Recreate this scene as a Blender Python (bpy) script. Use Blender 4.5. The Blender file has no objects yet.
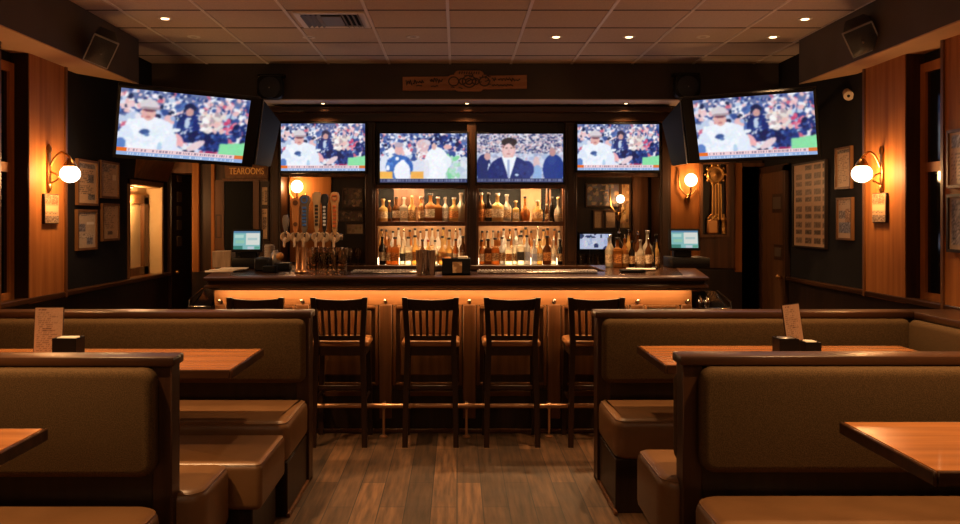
import bpy, bmesh, math, random
import numpy as np
from mathutils import Vector, Matrix
PI = math.pi
SC = bpy.context.scene
COL = SC.collection
K, H = 883.0, 1.5                       # focal length in pixels, eye height
random.seed(4)

def P(px, py, Y):                       # a point of the photograph at depth Y
    return Vector(((px - 457) * Y / K, Y, H - (py - 219) * Y / K))

# ------------------------------------------------------------------ materials
MATS = {}
def _nt(name):
    m = bpy.data.materials.new(name); m.use_nodes = True
    nt = m.node_tree; b = nt.nodes['Principled BSDF']
    MATS[name] = m
    return m, nt, b
def plain(name, col, rough=.5, metal=0, spec=.5, coat=0):
    m, nt, b = _nt(name)
    b.inputs['Base Color'].default_value = (*col, 1)
    b.inputs['Roughness'].default_value = rough
    b.inputs['Metallic'].default_value = metal
    b.inputs['Specular IOR Level'].default_value = spec
    b.inputs['Coat Weight'].default_value = coat
    return m
def noisy(name, c1, c2, scale=(8, 8, 8), detail=4, rough=.5, bump=0, metal=0, lo=.35, hi=.65, spec=.5, bscale=None, coat=0):
    m, nt, b = _nt(name); N = nt.nodes; L = nt.links
    tc = N.new('ShaderNodeTexCoord'); mp = N.new('ShaderNodeMapping'); mp.inputs['Scale'].default_value = scale
    nz = N.new('ShaderNodeTexNoise'); nz.inputs['Scale'].default_value = 1; nz.inputs['Detail'].default_value = detail
    cr = N.new('ShaderNodeValToRGB')
    cr.color_ramp.elements[0].position = lo; cr.color_ramp.elements[0].color = (*c1, 1)
    cr.color_ramp.elements[1].position = hi; cr.color_ramp.elements[1].color = (*c2, 1)
    L.new(tc.outputs['Object'], mp.inputs[0]); L.new(mp.outputs[0], nz.inputs['Vector'])
    L.new(nz.outputs['Fac'], cr.inputs[0]); L.new(cr.outputs[0], b.inputs['Base Color'])
    b.inputs['Roughness'].default_value = rough; b.inputs['Metallic'].default_value = metal
    b.inputs['Specular IOR Level'].default_value = spec; b.inputs['Coat Weight'].default_value = coat
    if bump:
        bp = N.new('ShaderNodeBump'); bp.inputs['Strength'].default_value = bump; bp.inputs['Distance'].default_value = .004
        src = nz
        if bscale:
            src = N.new('ShaderNodeTexNoise'); src.inputs['Scale'].default_value = bscale; L.new(tc.outputs['Object'], src.inputs['Vector'])
        L.new(src.outputs['Fac'], bp.inputs['Height']); L.new(bp.outputs[0], b.inputs['Normal'])
    return m
def wood(name, c1, c2, axis='z', rough=.38, k=1.0, coat=.0, spec=.35):
    s = {'x': (1.6, 26, 26), 'y': (26, 1.6, 26), 'z': (26, 26, 1.6)}[axis]
    return noisy(name, c1, c2, tuple(v * k for v in s), 6, rough, .15, lo=.3, hi=.7, coat=coat, spec=spec)
def glow(name, col, strength):
    m, nt, b = _nt(name)
    b.inputs['Base Color'].default_value = (*col, 1)
    b.inputs['Emission Color'].default_value = (*col, 1)
    b.inputs['Emission Strength'].default_value = strength
    return m
def attr_mat(name, emit=0, rough=.5):
    m, nt, b = _nt(name)
    a = nt.nodes.new('ShaderNodeAttribute'); a.attribute_name = 'Col'
    if emit:
        b.inputs['Base Color'].default_value = (.01, .01, .01, 1)
        nt.links.new(a.outputs['Color'], b.inputs['Emission Color']); b.inputs['Emission Strength'].default_value = emit
        b.inputs['Roughness'].default_value = .25
    else:
        nt.links.new(a.outputs['Color'], b.inputs['Base Color']); b.inputs['Roughness'].default_value = rough
    return m
def bottle_glass(name, col, clear=.35):
    m, nt, b = _nt(name); N = nt.nodes; L = nt.links
    N.remove(b); out = N['Material Output']
    tr = N.new('ShaderNodeBsdfTransparent'); tr.inputs[0].default_value = (*[min(1, c * 1.2 + .05) for c in col], 1)
    tl = N.new('ShaderNodeBsdfTranslucent'); tl.inputs[0].default_value = (*col, 1)
    df = N.new('ShaderNodeBsdfDiffuse'); df.inputs[0].default_value = (*col, 1)
    gl = N.new('ShaderNodeBsdfGlossy'); gl.inputs['Roughness'].default_value = .12
    fr = N.new('ShaderNodeFresnel'); fr.inputs[0].default_value = 1.5
    a = N.new('ShaderNodeMixShader'); a.inputs[0].default_value = .35; L.new(tl.outputs[0], a.inputs[1]); L.new(df.outputs[0], a.inputs[2])
    c = N.new('ShaderNodeMixShader'); c.inputs[0].default_value = clear; L.new(a.outputs[0], c.inputs[1]); L.new(tr.outputs[0], c.inputs[2])
    d = N.new('ShaderNodeMixShader'); L.new(fr.outputs[0], d.inputs[0]); L.new(c.outputs[0], d.inputs[1]); L.new(gl.outputs[0], d.inputs[2])
    L.new(d.outputs[0], out.inputs[0])
    return m

DARK = wood('dark_stained_wood', (.022, .0085, .0035), (.060, .024, .0095), 'z')
DARKX = wood('dark_stained_wood_long', (.028, .011, .0045), (.075, .030, .012), 'x', rough=.34)
DARKY = wood('dark_stained_wood_deep', (.028, .011, .0045), (.075, .030, .012), 'y', rough=.28)
BLACKW = wood('near_black_wood', (.010, .0045, .0025), (.026, .011, .005), 'z', rough=.42)
MID = wood('brown_wood', (.085, .032, .011), (.17, .068, .024), 'z', rough=.4)
ORANGE = wood('honey_wood', (.27, .090, .020), (.43, .165, .042), 'z', rough=.6, k=.7, spec=.15)
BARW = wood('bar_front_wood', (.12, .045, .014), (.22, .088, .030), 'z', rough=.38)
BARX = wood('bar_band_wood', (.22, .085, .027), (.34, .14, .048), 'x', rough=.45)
TABLE = wood('table_wood', (.29, .105, .030), (.44, .175, .052), 'x', rough=.27, k=.8, coat=.15)
SEATW = wood('stool_seat_wood', (.27, .105, .032), (.42, .175, .057), 'x', rough=.35)
LEATHER = noisy('tan_leather', (.150, .072, .028), (.19, .093, .037), (5, 5, 5), 3, .38, .12, bscale=160)
FABRIC = noisy('olive_brown_fabric', (.058, .034, .0135), (.106, .062, .0255), (260, 260, 260), 2, .9, .25, spec=.15)
NAVY = noisy('dark_navy_paint', (.0085, .0078, .0088), (.0125, .0115, .013), (3, 3, 3), 2, .75, spec=.15)
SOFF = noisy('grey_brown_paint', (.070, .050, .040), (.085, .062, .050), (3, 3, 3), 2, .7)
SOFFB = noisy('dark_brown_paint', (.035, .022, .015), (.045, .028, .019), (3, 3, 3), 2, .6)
SOFFU = noisy('sconce_lit_tan', (.58, .35, .19), (.64, .39, .21), (3, 3, 3), 2, .6)  # side soffit undersides: lamp light on them is put into a brighter colour
PLASTER = noisy('cream_plaster', (.55, .36, .17), (.62, .42, .21), (5, 5, 5), 3, .7)
BLACK = plain('black_plastic', (.005, .005, .006), .45, spec=.25)
BLACKM = plain('matte_black', (.007, .007, .007), .7, spec=.15)
GRILLE = noisy('speaker_grille', (.006, .007, .012), (.026, .029, .044), (240, 240, 240), 1, .55)
CHROME = plain('polished_steel', (.62, .58, .54), .18, 1)
STEEL = noisy('brushed_steel', (.30, .27, .24), (.45, .41, .37), (60, 60, 4), 2, .32, metal=1)
BRASS = plain('aged_brass', (.46, .25, .085), .3, 1)
GOLD = plain('gold_leaf', (.60, .33, .10), .35, .85)
COPPER = plain('copper_tube', (.62, .34, .18), .28, .8)
WHITEM = plain('white_enamel', (.80, .72, .66), .4)
PAPER = plain('paper', (.62, .55, .45), .7)
GLASSD = plain('dark_window_glass', (.006, .006, .007), .08)
PEWTER = plain('pewter', (.35, .32, .30), .35, .8)
def globe_mat(name, col, e):
    m, nt, b = _nt(name); N = nt.nodes; L = nt.links; N.remove(b)
    a = N.new('ShaderNodeAddShader'); t = N.new('ShaderNodeBsdfTransparent'); t.inputs[0].default_value = (.85, .85, .85, 1)
    em = N.new('ShaderNodeEmission'); em.inputs[0].default_value = (*col, 1); em.inputs[1].default_value = e
    L.new(t.outputs[0], a.inputs[0]); L.new(em.outputs[0], a.inputs[1]); L.new(a.outputs[0], N['Material Output'].inputs[0])
    return m
GLOBE = globe_mat('lit_globe', (1.0, .80, .55), 3.0)
LENS = glow('lit_lens', (1.0, .66, .34), 7.0)
LENSOFF = plain('unlit_lens', (.35, .26, .20), .3)
LED = glow('led_strip', (1.0, .62, .28), 45.0)
LEDS = glow('added_shelf_led', (1.0, .66, .34), 70.0)
LEDU = glow('added_upper_led', (1.0, .64, .32), 260.0)
LEDW = glow('lit_acrylic', (1.0, .68, .36), 13.0)
SCREEN = attr_mat('screen_picture', 1.05)
POSM = attr_mat('register_picture', .75)
PRINT = attr_mat('printed_paper', 0, .45)
FRAMEW = wood('frame_wood', (.10, .045, .018), (.20, .09, .035), 'z', rough=.4)
MIRROR = plain('smoked_mirror', (.10, .075, .055), .12, 1)
def real_glass(name, col):
    m, nt, b = _nt(name)
    b.inputs['Base Color'].default_value = (*col, 1); b.inputs['Roughness'].default_value = .03; b.inputs['Transmission Weight'].default_value = 1; b.inputs['IOR'].default_value = 1.48
    return m
CLEARG = real_glass('clear_glassware', (.97, .90, .80))
STOOLW = wood('stool_dark_wood', (.012, .005, .0025), (.034, .0135, .006), 'z', rough=.36)

# floor: planks running away from the camera
def floor_mat():
    m, nt, b = _nt('plank_floor'); N = nt.nodes; L = nt.links
    tc = N.new('ShaderNodeTexCoord'); mp = N.new('ShaderNodeMapping'); mp.inputs['Rotation'].default_value = (0, 0, PI / 2)
    br = N.new('ShaderNodeTexBrick'); br.inputs['Scale'].default_value = 1
    br.inputs['Color1'].default_value = (.055, .027, .011, 1); br.inputs['Color2'].default_value = (.165, .082, .036, 1)
    br.inputs['Mortar'].default_value = (.015, .008, .005, 1); br.inputs['Mortar Size'].default_value = .003
    br.inputs['Brick Width'].default_value = 1.15; br.inputs['Row Height'].default_value = .135; br.inputs['Bias'].default_value = -.1
    br.offset = .37
    L.new(tc.outputs['Object'], mp.inputs[0]); L.new(mp.outputs[0], br.inputs['Vector'])
    m2 = N.new('ShaderNodeMapping'); m2.inputs['Scale'].default_value = (40, 3, 1); L.new(tc.outputs['Object'], m2.inputs[0])
    nz = N.new('ShaderNodeTexNoise'); nz.inputs['Scale'].default_value = 1; nz.inputs['Detail'].default_value = 6; L.new(m2.outputs[0], nz.inputs['Vector'])
    n2 = N.new('ShaderNodeTexNoise'); n2.inputs['Scale'].default_value = 2.5; n2.inputs['Detail'].default_value = 3; L.new(tc.outputs['Object'], n2.inputs['Vector'])
    cr = N.new('ShaderNodeValToRGB'); cr.color_ramp.elements[0].position = .3; cr.color_ramp.elements[0].color = (.35, .35, .35, 1); cr.color_ramp.elements[1].position = .68; cr.color_ramp.elements[1].color = (1.3, 1.3, 1.3, 1)
    L.new(nz.outputs['Fac'], cr.inputs[0])
    mx = N.new('ShaderNodeMix'); mx.data_type = 'RGBA'; mx.blend_type = 'MULTIPLY'; mx.inputs[0].default_value = 1
    L.new(br.outputs['Color'], mx.inputs[6]); L.new(cr.outputs[0], mx.inputs[7]); L.new(mx.outputs[2], b.inputs['Base Color'])
    rr = N.new('ShaderNodeMapRange'); rr.inputs[3].default_value = .46; rr.inputs[4].default_value = .75; L.new(n2.outputs['Fac'], rr.inputs[0]); L.new(rr.outputs[0], b.inputs['Roughness'])
    bp = N.new('ShaderNodeBump'); bp.inputs['Strength'].default_value = .25; bp.inputs['Distance'].default_value = .003; L.new(nz.outputs['Fac'], bp.inputs['Height']); L.new(bp.outputs[0], b.inputs['Normal'])
    return m
FLOOR = floor_mat()
TILE = noisy('ceiling_tile', (.56, .45, .385), (.63, .51, .435), (90, 90, 90), 3, .85, .2)

# ------------------------------------------------------------------ mesh helpers
def bx(bm, x0, x1, y0, y1, z0, z1, bev=0, seg=1):
    x0, x1 = min(x0, x1), max(x0, x1); y0, y1 = min(y0, y1), max(y0, y1); z0, z1 = min(z0, z1), max(z0, z1)
    g = bmesh.ops.create_cube(bm, size=1)['verts']
    for v in g:
        v.co = Vector(((x0 + x1) / 2 + v.co.x * (x1 - x0), (y0 + y1) / 2 + v.co.y * (y1 - y0), (z0 + z1) / 2 + v.co.z * (z1 - z0)))
    if bev:
        ed = list({e for v in g for e in v.link_edges})
        bmesh.ops.bevel(bm, geom=ed, offset=min(bev, .45 * min(x1 - x0, y1 - y0, z1 - z0)), segments=seg, profile=.5, affect='EDGES')
    return bm
def box(*a, **k): return bx(bmesh.new(), *a, **k)
def pbox(px0, px1, py0, py1, Y0, Y1, bev=0):      # box whose front face spans these picture bounds at depth Y0
    a = P(px0, py0, Y0); b = P(px1, py1, Y0)
    return box(a.x, b.x, Y0, Y1, a.z, b.z, bev)
def apbox(bm, px0, px1, py0, py1, Y0, Y1, bev=0):
    a = P(px0, py0, Y0); b = P(px1, py1, Y0)
    return bx(bm, a.x, b.x, Y0, Y1, a.z, b.z, bev)
def tube(bm, pts, r, n=10, caps=True):
    pts = [Vector(p) for p in pts]; rs = r if isinstance(r, (list, tuple)) else [r] * len(pts)
    rings = []; up = None
    for i, p in enumerate(pts):
        t = (pts[min(i + 1, len(pts) - 1)] - pts[max(i - 1, 0)]).normalized()
        if up is None:
            up = Vector((0, 0, 1)) if abs(t.z) < .9 else Vector((1, 0, 0))
        u = (up - t * up.dot(t)).normalized(); w = t.cross(u); up = u
        rings.append([bm.verts.new(p + (u * math.cos(a) + w * math.sin(a)) * rs[i]) for a in [2 * PI * k / n for k in range(n)]])
    for a, b in zip(rings, rings[1:]):
        for k in range(n):
            bm.faces.new((a[k], a[(k + 1) % n], b[(k + 1) % n], b[k]))
    if caps:
        bm.faces.new(rings[0]); bm.faces.new(rings[-1])
    return bm
def lathe(bm, prof, c=(0, 0, 0), n=16, sx=1, sy=1, M=None):
    c = Vector(c); rings = []
    for r, z in prof:
        ring = []
        for k in range(n):
            v = Vector((math.cos(2 * PI * k / n) * r * sx, math.sin(2 * PI * k / n) * r * sy, z))
            if M is not None: v = M @ v
            ring.append(bm.verts.new(c + v))
        rings.append(ring)
    for a, b in zip(rings, rings[1:]):
        for k in range(n):
            bm.faces.new((a[k], a[(k + 1) % n], b[(k + 1) % n], b[k]))
    bm.faces.new(rings[0]); bm.faces.new(rings[-1])
    return bm
def sphere(bm, c, r, n=18, sx=1, sy=1, sz=1):
    prof = [(max(r * math.sin(PI * i / n), r * .01), -r * sz * math.cos(PI * i / n)) for i in range(n + 1)]
    return lathe(bm, prof, c, n + 6, sx, sy)
def rrect(x0, x1, y0, y1, rs, n=6):              # rounded rectangle, radii for corners (x0y0, x1y0, x1y1, x0y1)
    out = []
    for (cx, cy, a0), r in zip(((x0, y0, PI), (x1, y0, 1.5 * PI), (x1, y1, 0), (x0, y1, .5 * PI)), rs):
        sx = 1 if cx == x0 else -1; sy = 1 if cy == y0 else -1
        if r <= 0: out.append((cx, cy)); continue
        ox, oy = cx + sx * r, cy + sy * r
        out += [(ox + r * math.cos(a0 + PI / 2 * i / n), oy + r * math.sin(a0 + PI / 2 * i / n)) for i in range(n + 1)]
    return out
def prism(bm, outline, t0, t1, axis='z', bev=0, seg=3):
    f = {'z': lambda a, b, t: (a, b, t), 'y': lambda a, b, t: (a, t, b), 'x': lambda a, b, t: (t, a, b)}[axis]
    lo = [bm.verts.new(f(a, b, t0)) for a, b in outline]; hi = [bm.verts.new(f(a, b, t1)) for a, b in outline]
    n = len(outline); new = []
    new.append(bm.faces.new(lo)); new.append(bm.faces.new(hi))
    for i in range(n):
        new.append(bm.faces.new((lo[i], lo[(i + 1) % n], hi[(i + 1) % n], hi[i])))
    bmesh.ops.recalc_face_normals(bm, faces=new)
    if bev:
        ed = [e for f_ in new[:2] for e in f_.edges]
        bmesh.ops.bevel(bm, geom=ed, offset=bev, segments=seg, profile=.5, affect='EDGES')
    return bm
def sweep(bm, path, prof, closed=False):          # profile (inward offset, z) along a plan polyline; inward is to its left
    rows = []
    path = [Vector((p[0], p[1])) for p in path]
    for i, p in enumerate(path):
        d0 = (p - path[i - 1]).normalized() if i else None
        d1 = (path[i + 1] - p).normalized() if i < len(path) - 1 else None
        d0 = d0 or d1; d1 = d1 or d0
        n0 = Vector((-d0.y, d0.x)); n1 = Vector((-d1.y, d1.x)); m = (n0 + n1) / (1 + n0.dot(n1))
        rows.append([bm.verts.new((p.x + m.x * o, p.y + m.y * o, z)) for o, z in prof])
    k = len(prof)
    for a, b in zip(rows, rows[1:]):
        for j in range(k):
            bm.faces.new((a[j], a[(j + 1) % k], b[(j + 1) % k], b[j]))
    bm.faces.new(rows[0]); bm.faces.new(rows[-1])
    return bm

WORLD = {}                                        # world origin of every thing while it is built
def obj(name, bm, m, parent=None, smooth=True, local=False):
    bmesh.ops.recalc_face_normals(bm, faces=bm.faces)
    me = bpy.data.meshes.new(name); bm.to_mesh(me); bm.free()
    o = bpy.data.objects.new(name, me); COL.objects.link(o)
    me.materials.append(m)
    if smooth:
        me.polygons.foreach_set('use_smooth', [True] * len(me.polygons))
        try: me.set_sharp_from_angle(angle=math.radians(38))
        except Exception: pass
    if parent is not None:
        og = WORLD.get(parent.name, Vector())
        if not local and og.length:
            me.transform(Matrix.Translation(-og))
        o.parent = parent; WORLD[o.name] = og
    return o
def tag(o, label, cat, group=None):
    o['label'] = label; o['category'] = cat
    if group: o['group'] = group
    return o
def thing(name, loc, label, cat, group=None, M=None):
    o = bpy.data.objects.new(name, None); COL.objects.link(o); o.empty_display_size = .05
    o.location = loc
    if M is not None: o.rotation_euler = M.to_euler()
    WORLD[o.name] = Vector(loc)
    return tag(o, label, cat, group)
def single(name, bm, m, label, cat, group=None, smooth=True):
    bmesh.ops.recalc_face_normals(bm, faces=bm.faces)
    lo = Vector((min(v.co.x for v in bm.verts), min(v.co.y for v in bm.verts), min(v.co.z for v in bm.verts)))
    hi = Vector((max(v.co.x for v in bm.verts), max(v.co.y for v in bm.verts), max(v.co.z for v in bm.verts)))
    og = Vector(((lo.x + hi.x) / 2, (lo.y + hi.y) / 2, lo.z))
    o = obj(name, bm, m, None, smooth); o.data.transform(Matrix.Translation(-og)); o.location = og; WORLD[o.name] = og
    return tag(o, label, cat, group)
def struct(name, bm, m, parent=None, smooth=False):
    o = obj(name, bm, m, parent, smooth)
    if parent is None: o['kind'] = 'structure'
    return o
def copy_tree(o, parent=None):
    c = o.copy(); COL.objects.link(c)
    if parent: c.parent = parent
    for ch in list(o.children):
        copy_tree(ch, c)
    return c
def srgb(a):
    a = np.clip(np.asarray(a, float), 0, 1)
    return np.where(a <= .04045, a / 12.92, ((a + .055) / 1.055) ** 2.4)
def picture(name, img, o, R, U, m, parent, local=False):   # img rows from the top; o = lower left corner
    ny, nx = img.shape[:2]; o = Vector(o); R = Vector(R); U = Vector(U)
    lin = srgb(img if m is not PRINT else np.asarray(img) ** .74)
    vs, cs, fs = [], [], []
    for j in range(ny):
        for i in range(nx):
            vs.append(o + R * (i / (nx - 1)) + U * (j / (ny - 1)))
            c = lin[ny - 1 - j, i]; cs += [c[0], c[1], c[2], 1]
    for j in range(ny - 1):
        for i in range(nx - 1):
            a = j * nx + i; fs.append((a, a + 1, a + nx + 1, a + nx))
    me = bpy.data.meshes.new(name); me.from_pydata(vs, [], fs)
    at = me.color_attributes.new('Col', 'FLOAT_COLOR', 'POINT'); at.data.foreach_set('color', cs)
    me.materials.append(m)
    ob = bpy.data.objects.new(name, me); COL.objects.link(ob)
    if parent is not None:
        og = WORLD.get(parent.name, Vector())
        if not local: me.transform(Matrix.Translation(-og))
        ob.parent = parent; WORLD[ob.name] = og
    return ob
def lamp(kind, loc, energy, col, parent=None, size=.04, cone=95, blend=.8, aim=(0, 0, -1)):
    d = bpy.data.lights.new('light', kind); d.energy = energy; d.color = col
    d.shadow_soft_size = size
    if kind == 'SPOT': d.spot_size = math.radians(cone); d.spot_blend = blend
    o = bpy.data.objects.new('light_source', d); COL.objects.link(o)
    o.rotation_euler = Vector(aim).to_track_quat('-Z', 'Y').to_euler()
    if parent is not None:
        o.parent = parent; o.location = Vector(loc) - WORLD.get(parent.name, Vector())
    else: o.location = loc
    return o


WARM = (1.0, .49, .17)

def cbox(px0, px1, py0, Y0, Y1, bev=0):
    a = P(px0, py0, Y0); b = P(px1, py0, Y0)
    return box(a.x, b.x, Y0, Y1, 1.1105, a.z, bev)
COUNTER = wood('counter_wood', (.016, .0065, .003), (.042, .017, .007), 'x', rough=.22)
PALEU = noisy('lit_soffit_pale', (.62, .52, .48), (.68, .57, .52), (3, 3, 3), 2, .6)  # back soffit underside: paler colour stands in for light on it
# ================================================================== THE ROOM
CZ, XL, XR, YB = 2.927, -2.80, 2.95, 8.5
struct('floor', box(-3.4, 3.6, -3.2, 9.6, -.12, 0), FLOOR)
ceil = struct('ceiling', box(-3.4, 3.6, -3.2, 9.6, CZ, CZ + .12), TILE)
g = bmesh.new()
for k in range(-5, 6):
    x = -.0635 + .5575 * k
    bx(g, x - .011, x + .011, -3.2, 8.1, CZ - .006, CZ + .004)
struct('runner_grid', g, WHITEM, ceil)
g = bmesh.new()
for k in range(-16, 4):
    y = 6.03 + .558 * k
    bx(g, -2.95, 3.0, y - .010, y + .010, CZ - .0025, CZ + .004)
struct('cross_grid', g, plain('grid_gap', (.05, .032, .024), .7), ceil)

# soffits along both sides and over the back bar
for side, xi, xo in (('left', -2.53, XL - .1), ('right', 2.72, XR + .1)):
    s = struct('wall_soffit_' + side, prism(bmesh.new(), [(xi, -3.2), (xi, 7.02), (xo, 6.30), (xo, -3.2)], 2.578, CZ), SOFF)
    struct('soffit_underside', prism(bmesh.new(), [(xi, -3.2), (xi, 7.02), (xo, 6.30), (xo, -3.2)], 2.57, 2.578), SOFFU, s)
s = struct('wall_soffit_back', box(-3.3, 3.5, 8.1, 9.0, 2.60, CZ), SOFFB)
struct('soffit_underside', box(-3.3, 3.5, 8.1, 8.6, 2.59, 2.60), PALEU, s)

# left wall: window recess, pilaster, dark painted wall, lit niche, door
g = bmesh.new()
bx(g, -3.0, XL, -3.2, 5.33, 0, CZ); bx(g, -3.2, -2.88, 5.33, 5.70, 0, CZ); bx(g, -3.0, XL, 5.33, 5.70, 0, .95)
bx(g, -3.2, XL, 5.70, 7.54, 0, CZ); bx(g, -3.2, XL, 7.54, 8.35, 0, .97); bx(g, -3.2, XL, 7.54, 8.35, 1.80, CZ); bx(g, -3.2, XL, 8.35, 9.6, 0, CZ)
struct('wall_left', g, NAVY)
g = bmesh.new()
bx(g, XR, 3.2, -3.2, 5.30, 0, CZ); bx(g, 3.03, 3.4, 5.30, 5.735, 0, CZ); bx(g, XR, 3.2, 5.30, 5.735, 0, .95); bx(g, XR, 3.4, 5.735, 9.6, 0, CZ)
struct('wall_right', g, NAVY)
struct('wall_back', box(-3.4, 3.6, 9.45, 9.6, 0, CZ), BLACKW)
struct('wall_front', box(-3.4, 3.6, -3.2, -3.05, 0, CZ), MID)
# wood pilasters beside the window recesses
def pil(n, x0, x1, y0, y1, edge):
    t = struct('trim_%d' % n, box(x0, x1, y0, y1, .95, 2.57), ORANGE)
    for y in edge:
        struct('edge_strip', box(x0 - (.012 if x0 > 0 else 0), x1 + (.012 if x0 < 0 else 0), y - .014, y + .014, .95, 2.57), MID, t)
    return t
pil(1, XL - .02, -2.76, 5.70, 6.24, (6.22,))
pil(2, 2.91, XR + .02, 5.735, 6.32, (6.30,))
pil(3, 2.91, XR + .02, 4.30, 5.30, (5.28,))
pil(4, XL - .02, -2.76, 4.30, 5.33, (5.31,))
# recess linings
struct('trim_5', box(-2.90, -2.765, 5.692, 5.699, .95, 2.57), BLACKW)
struct('trim_6', box(2.915, 3.04, 5.726, 5.734, .95, 2.57), DARK)
# windows of two panes in the recesses
def window(n, x, s, y0, y1):
    g = bmesh.new(); d = .03 * s
    for a, b in ((y0, y0 + .05), (y1 - .06, y1)): bx(g, x, x + d, a, b, .97, 2.5)
    for a, b in ((.97, 1.03), (1.80, 1.86), (2.44, 2.5)): bx(g, x, x + d, y0 + .05, y1 - .06, a, b)
    w = struct('window_%d' % n, g, ORANGE)
    struct('upper_pane', box(x, x + d * .4, y0 + .05, y1 - .06, 1.86, 2.44), GLASSD, w)
    struct('lower_pane', box(x, x + d * .4, y0 + .05, y1 - .06, 1.03, 1.80), GLASSD, w)
window(1, -2.88, 1, 5.34, 5.685)
window(2, 3.03, -1, 5.31, 5.72)
# wainscot and chair rails
for side, x, s in (('left', XL, 1), ('right', XR, -1)):
    y1 = 8.5 if s > 0 else 7.80
    struct('baseboard_' + side, box(x - .02, x + .012 * s, 5.0, y1, 0, .955), BLACKW)
    struct('trim_%d' % (7 if s > 0 else 8), box(x - .02 * s, x + .05 * s, 3.0, y1, .955, .99, .006), DARKY)
# lit niche with its inner frame
g = bmesh.new()
bx(g, -3.05, -2.79, 8.345, 8.36, .97, 1.80); bx(g, -3.05, -2.80, 7.53, 7.545, .97, 1.80); bx(g, -3.05, -2.80, 7.54, 8.35, 1.79, 1.80); bx(g, -3.05, -2.935, 7.54, 8.35, .97, 1.80)
nich = struct('window_3', g, PLASTER)
g = bmesh.new()
bx(g, -2.935, -2.90, 8.19, 8.30, .97, 1.70); bx(g, -2.935, -2.90, 7.6, 8.30, 1.64, 1.72); bx(g, -2.935, -2.90, 7.56, 8.30, .97, 1.06); bx(g, -2.94, -2.785, 7.53, 8.36, .955, .985)
struct('inner_frame', g, MID, nich)
g = bmesh.new()
bx(g, XL, -2.785, 7.50, 7.53, .96, 1.84); bx(g, XL, -2.785, 8.36, 8.385, .96, 1.84); bx(g, XL, -2.785, 7.50, 8.385, 1.80, 1.84)
struct('outer_frame', g, FRAMEW, nich)
t = thing('niche_lamp', (-2.86, 7.72, 1.775), 'small round lamp set in the top of the lit cream niche', 'lamp')
obj('lamp_rim', lathe(bmesh.new(), [(.03, 0), (.035, .004), (.035, .015)], (-2.86, 7.72, 1.775), 14), BRASS, t)
obj('lens', lathe(bmesh.new(), [(.024, -.002), (.024, .004)], (-2.86, 7.72, 1.775), 14), LENS, t)
lamp('POINT', (-2.85, 7.85, 1.66), 13, (1, .58, .24), t, .03)

t = thing('wood_sign', (-2.79, 7.9, 1.86), 'brown tilted wood board leaning from the wall above the lit niche', 'board')
g = bmesh.new(); vs = [g.verts.new(p) for p in ((-2.79, 7.66, 1.86), (-2.79, 8.52, 1.86), (-2.70, 8.50, 2.08), (-2.68, 7.72, 2.08), (-2.80, 7.66, 1.86), (-2.80, 8.52, 1.86), (-2.80, 8.50, 2.08), (-2.80, 7.72, 2.08))]
for f in ((0, 1, 2, 3), (4, 5, 6, 7), (0, 1, 5, 4), (1, 2, 6, 5), (2, 3, 7, 6), (3, 0, 4, 7)): g.faces.new([vs[i] for i in f])
obj('board', g, MID, t)
# doors on the side walls, past the bar
def door(n, x, s, y0, y1, panes):
    d = struct('door_%d' % n, box(x, x + .03 * s, y0, y1, .01, 1.93), MATS.get('door_wood') or wood('door_wood', (.075, .032, .012), (.15, .064, .024), 'z'))
    g = bmesh.new()
    bx(g, x, x + .045 * s, y0 - .06, y0, 0, 1.98); bx(g, x, x + .045 * s, y1, y1 + .06, 0, 1.98); bx(g, x, x + .045 * s, y0 - .06, y1 + .06, 1.93, 1.99)
    struct('door_frame', g, DARK, d)
    for a, b, z0, z1 in panes:
        struct('pane_frame', box(x + .02 * s, x + .038 * s, a, b, z0, z1), DARK, d)
        struct('door_pane', box(x + .03 * s, x + .042 * s, a + .03, b - .03, z0 + .03, z1 - .03), plain('smoky_pane', (.10, .075, .055), .3) if 'smoky_pane' not in MATS else MATS['smoky_pane'], d)
    sp = struct('handle', sphere(bmesh.new(), (x + .06 * s, y0 + .06, .98), .025, 10), BRASS, d, )
    return d
door(1, XL, 1, 8.58, 9.22, ())
door(2, XR, -1, 7.88, 8.44, ((7.90, 8.16, 1.56, 1.73), (7.90, 8.12, 1.13, 1.27)))
g = bmesh.new()
for i, z in enumerate((1.92, 1.72, 1.58, 1.44, 1.28)):
    bx(g, XL + .03, XL + .04, 8.72, 8.86, z - .05, z + .05, .004)
o = single('notice_strip', g, plain('tan_notice', (.45, .30, .16), .6), 'column of small round notices on the dark door by the lit niche', 'notice')

# back walls either side of the bar cabinet
def bw(name, spans, m):
    g = bmesh.new()
    for s in spans: apbox(g, *s)
    return struct(name, g, m)
bw('wall_bar_left', [(192, 270, 106, 375, 8.52, 8.9), (160, 192, 100, 163, 8.52, 8.9)], DARK)
bw('trim_9', [(192, 198.5, 163, 272, YB - .03, 8.53), (211, 214.5, 163, 272, YB - .015, 8.53)], ORANGE)
bw('trim_10', [(160, 192, 160, 173, 8.50, 8.9)], MID)
bw('trim_11', [(253, 259, 180, 240, YB - .012, 8.53), (222, 268, 178.5, 181, YB - .03, 8.53), (214.5, 224, 180, 250, YB - .008, 8.53)], MID)
bw('wall_bar_right', [(662, 742, 106, 375, 8.52, 8.9), (742, 800, 100, 166, 8.52, 8.9)], DARK)
bw('trim_12', [(671, 700, 162, 268, YB - .02, 8.53)], ORANGE)
bw('trim_13', [(735.5, 742, 163, 272, YB - .04, 8.53)], ORANGE)
bw('trim_14', [(700, 735.5, 237, 268, YB - .01, 8.53), (728.5, 735.5, 163, 237, YB - .012, 8.53)], MID)
bw('trim_15', [(742, 772, 163, 166.5, YB - .03, 8.53)], MID)
bw('baseboard_back', [(192, 262, 272, 375, YB - .02, 8.53), (690, 742, 270, 375, YB - .02, 8.53)], BLACKW)
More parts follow.
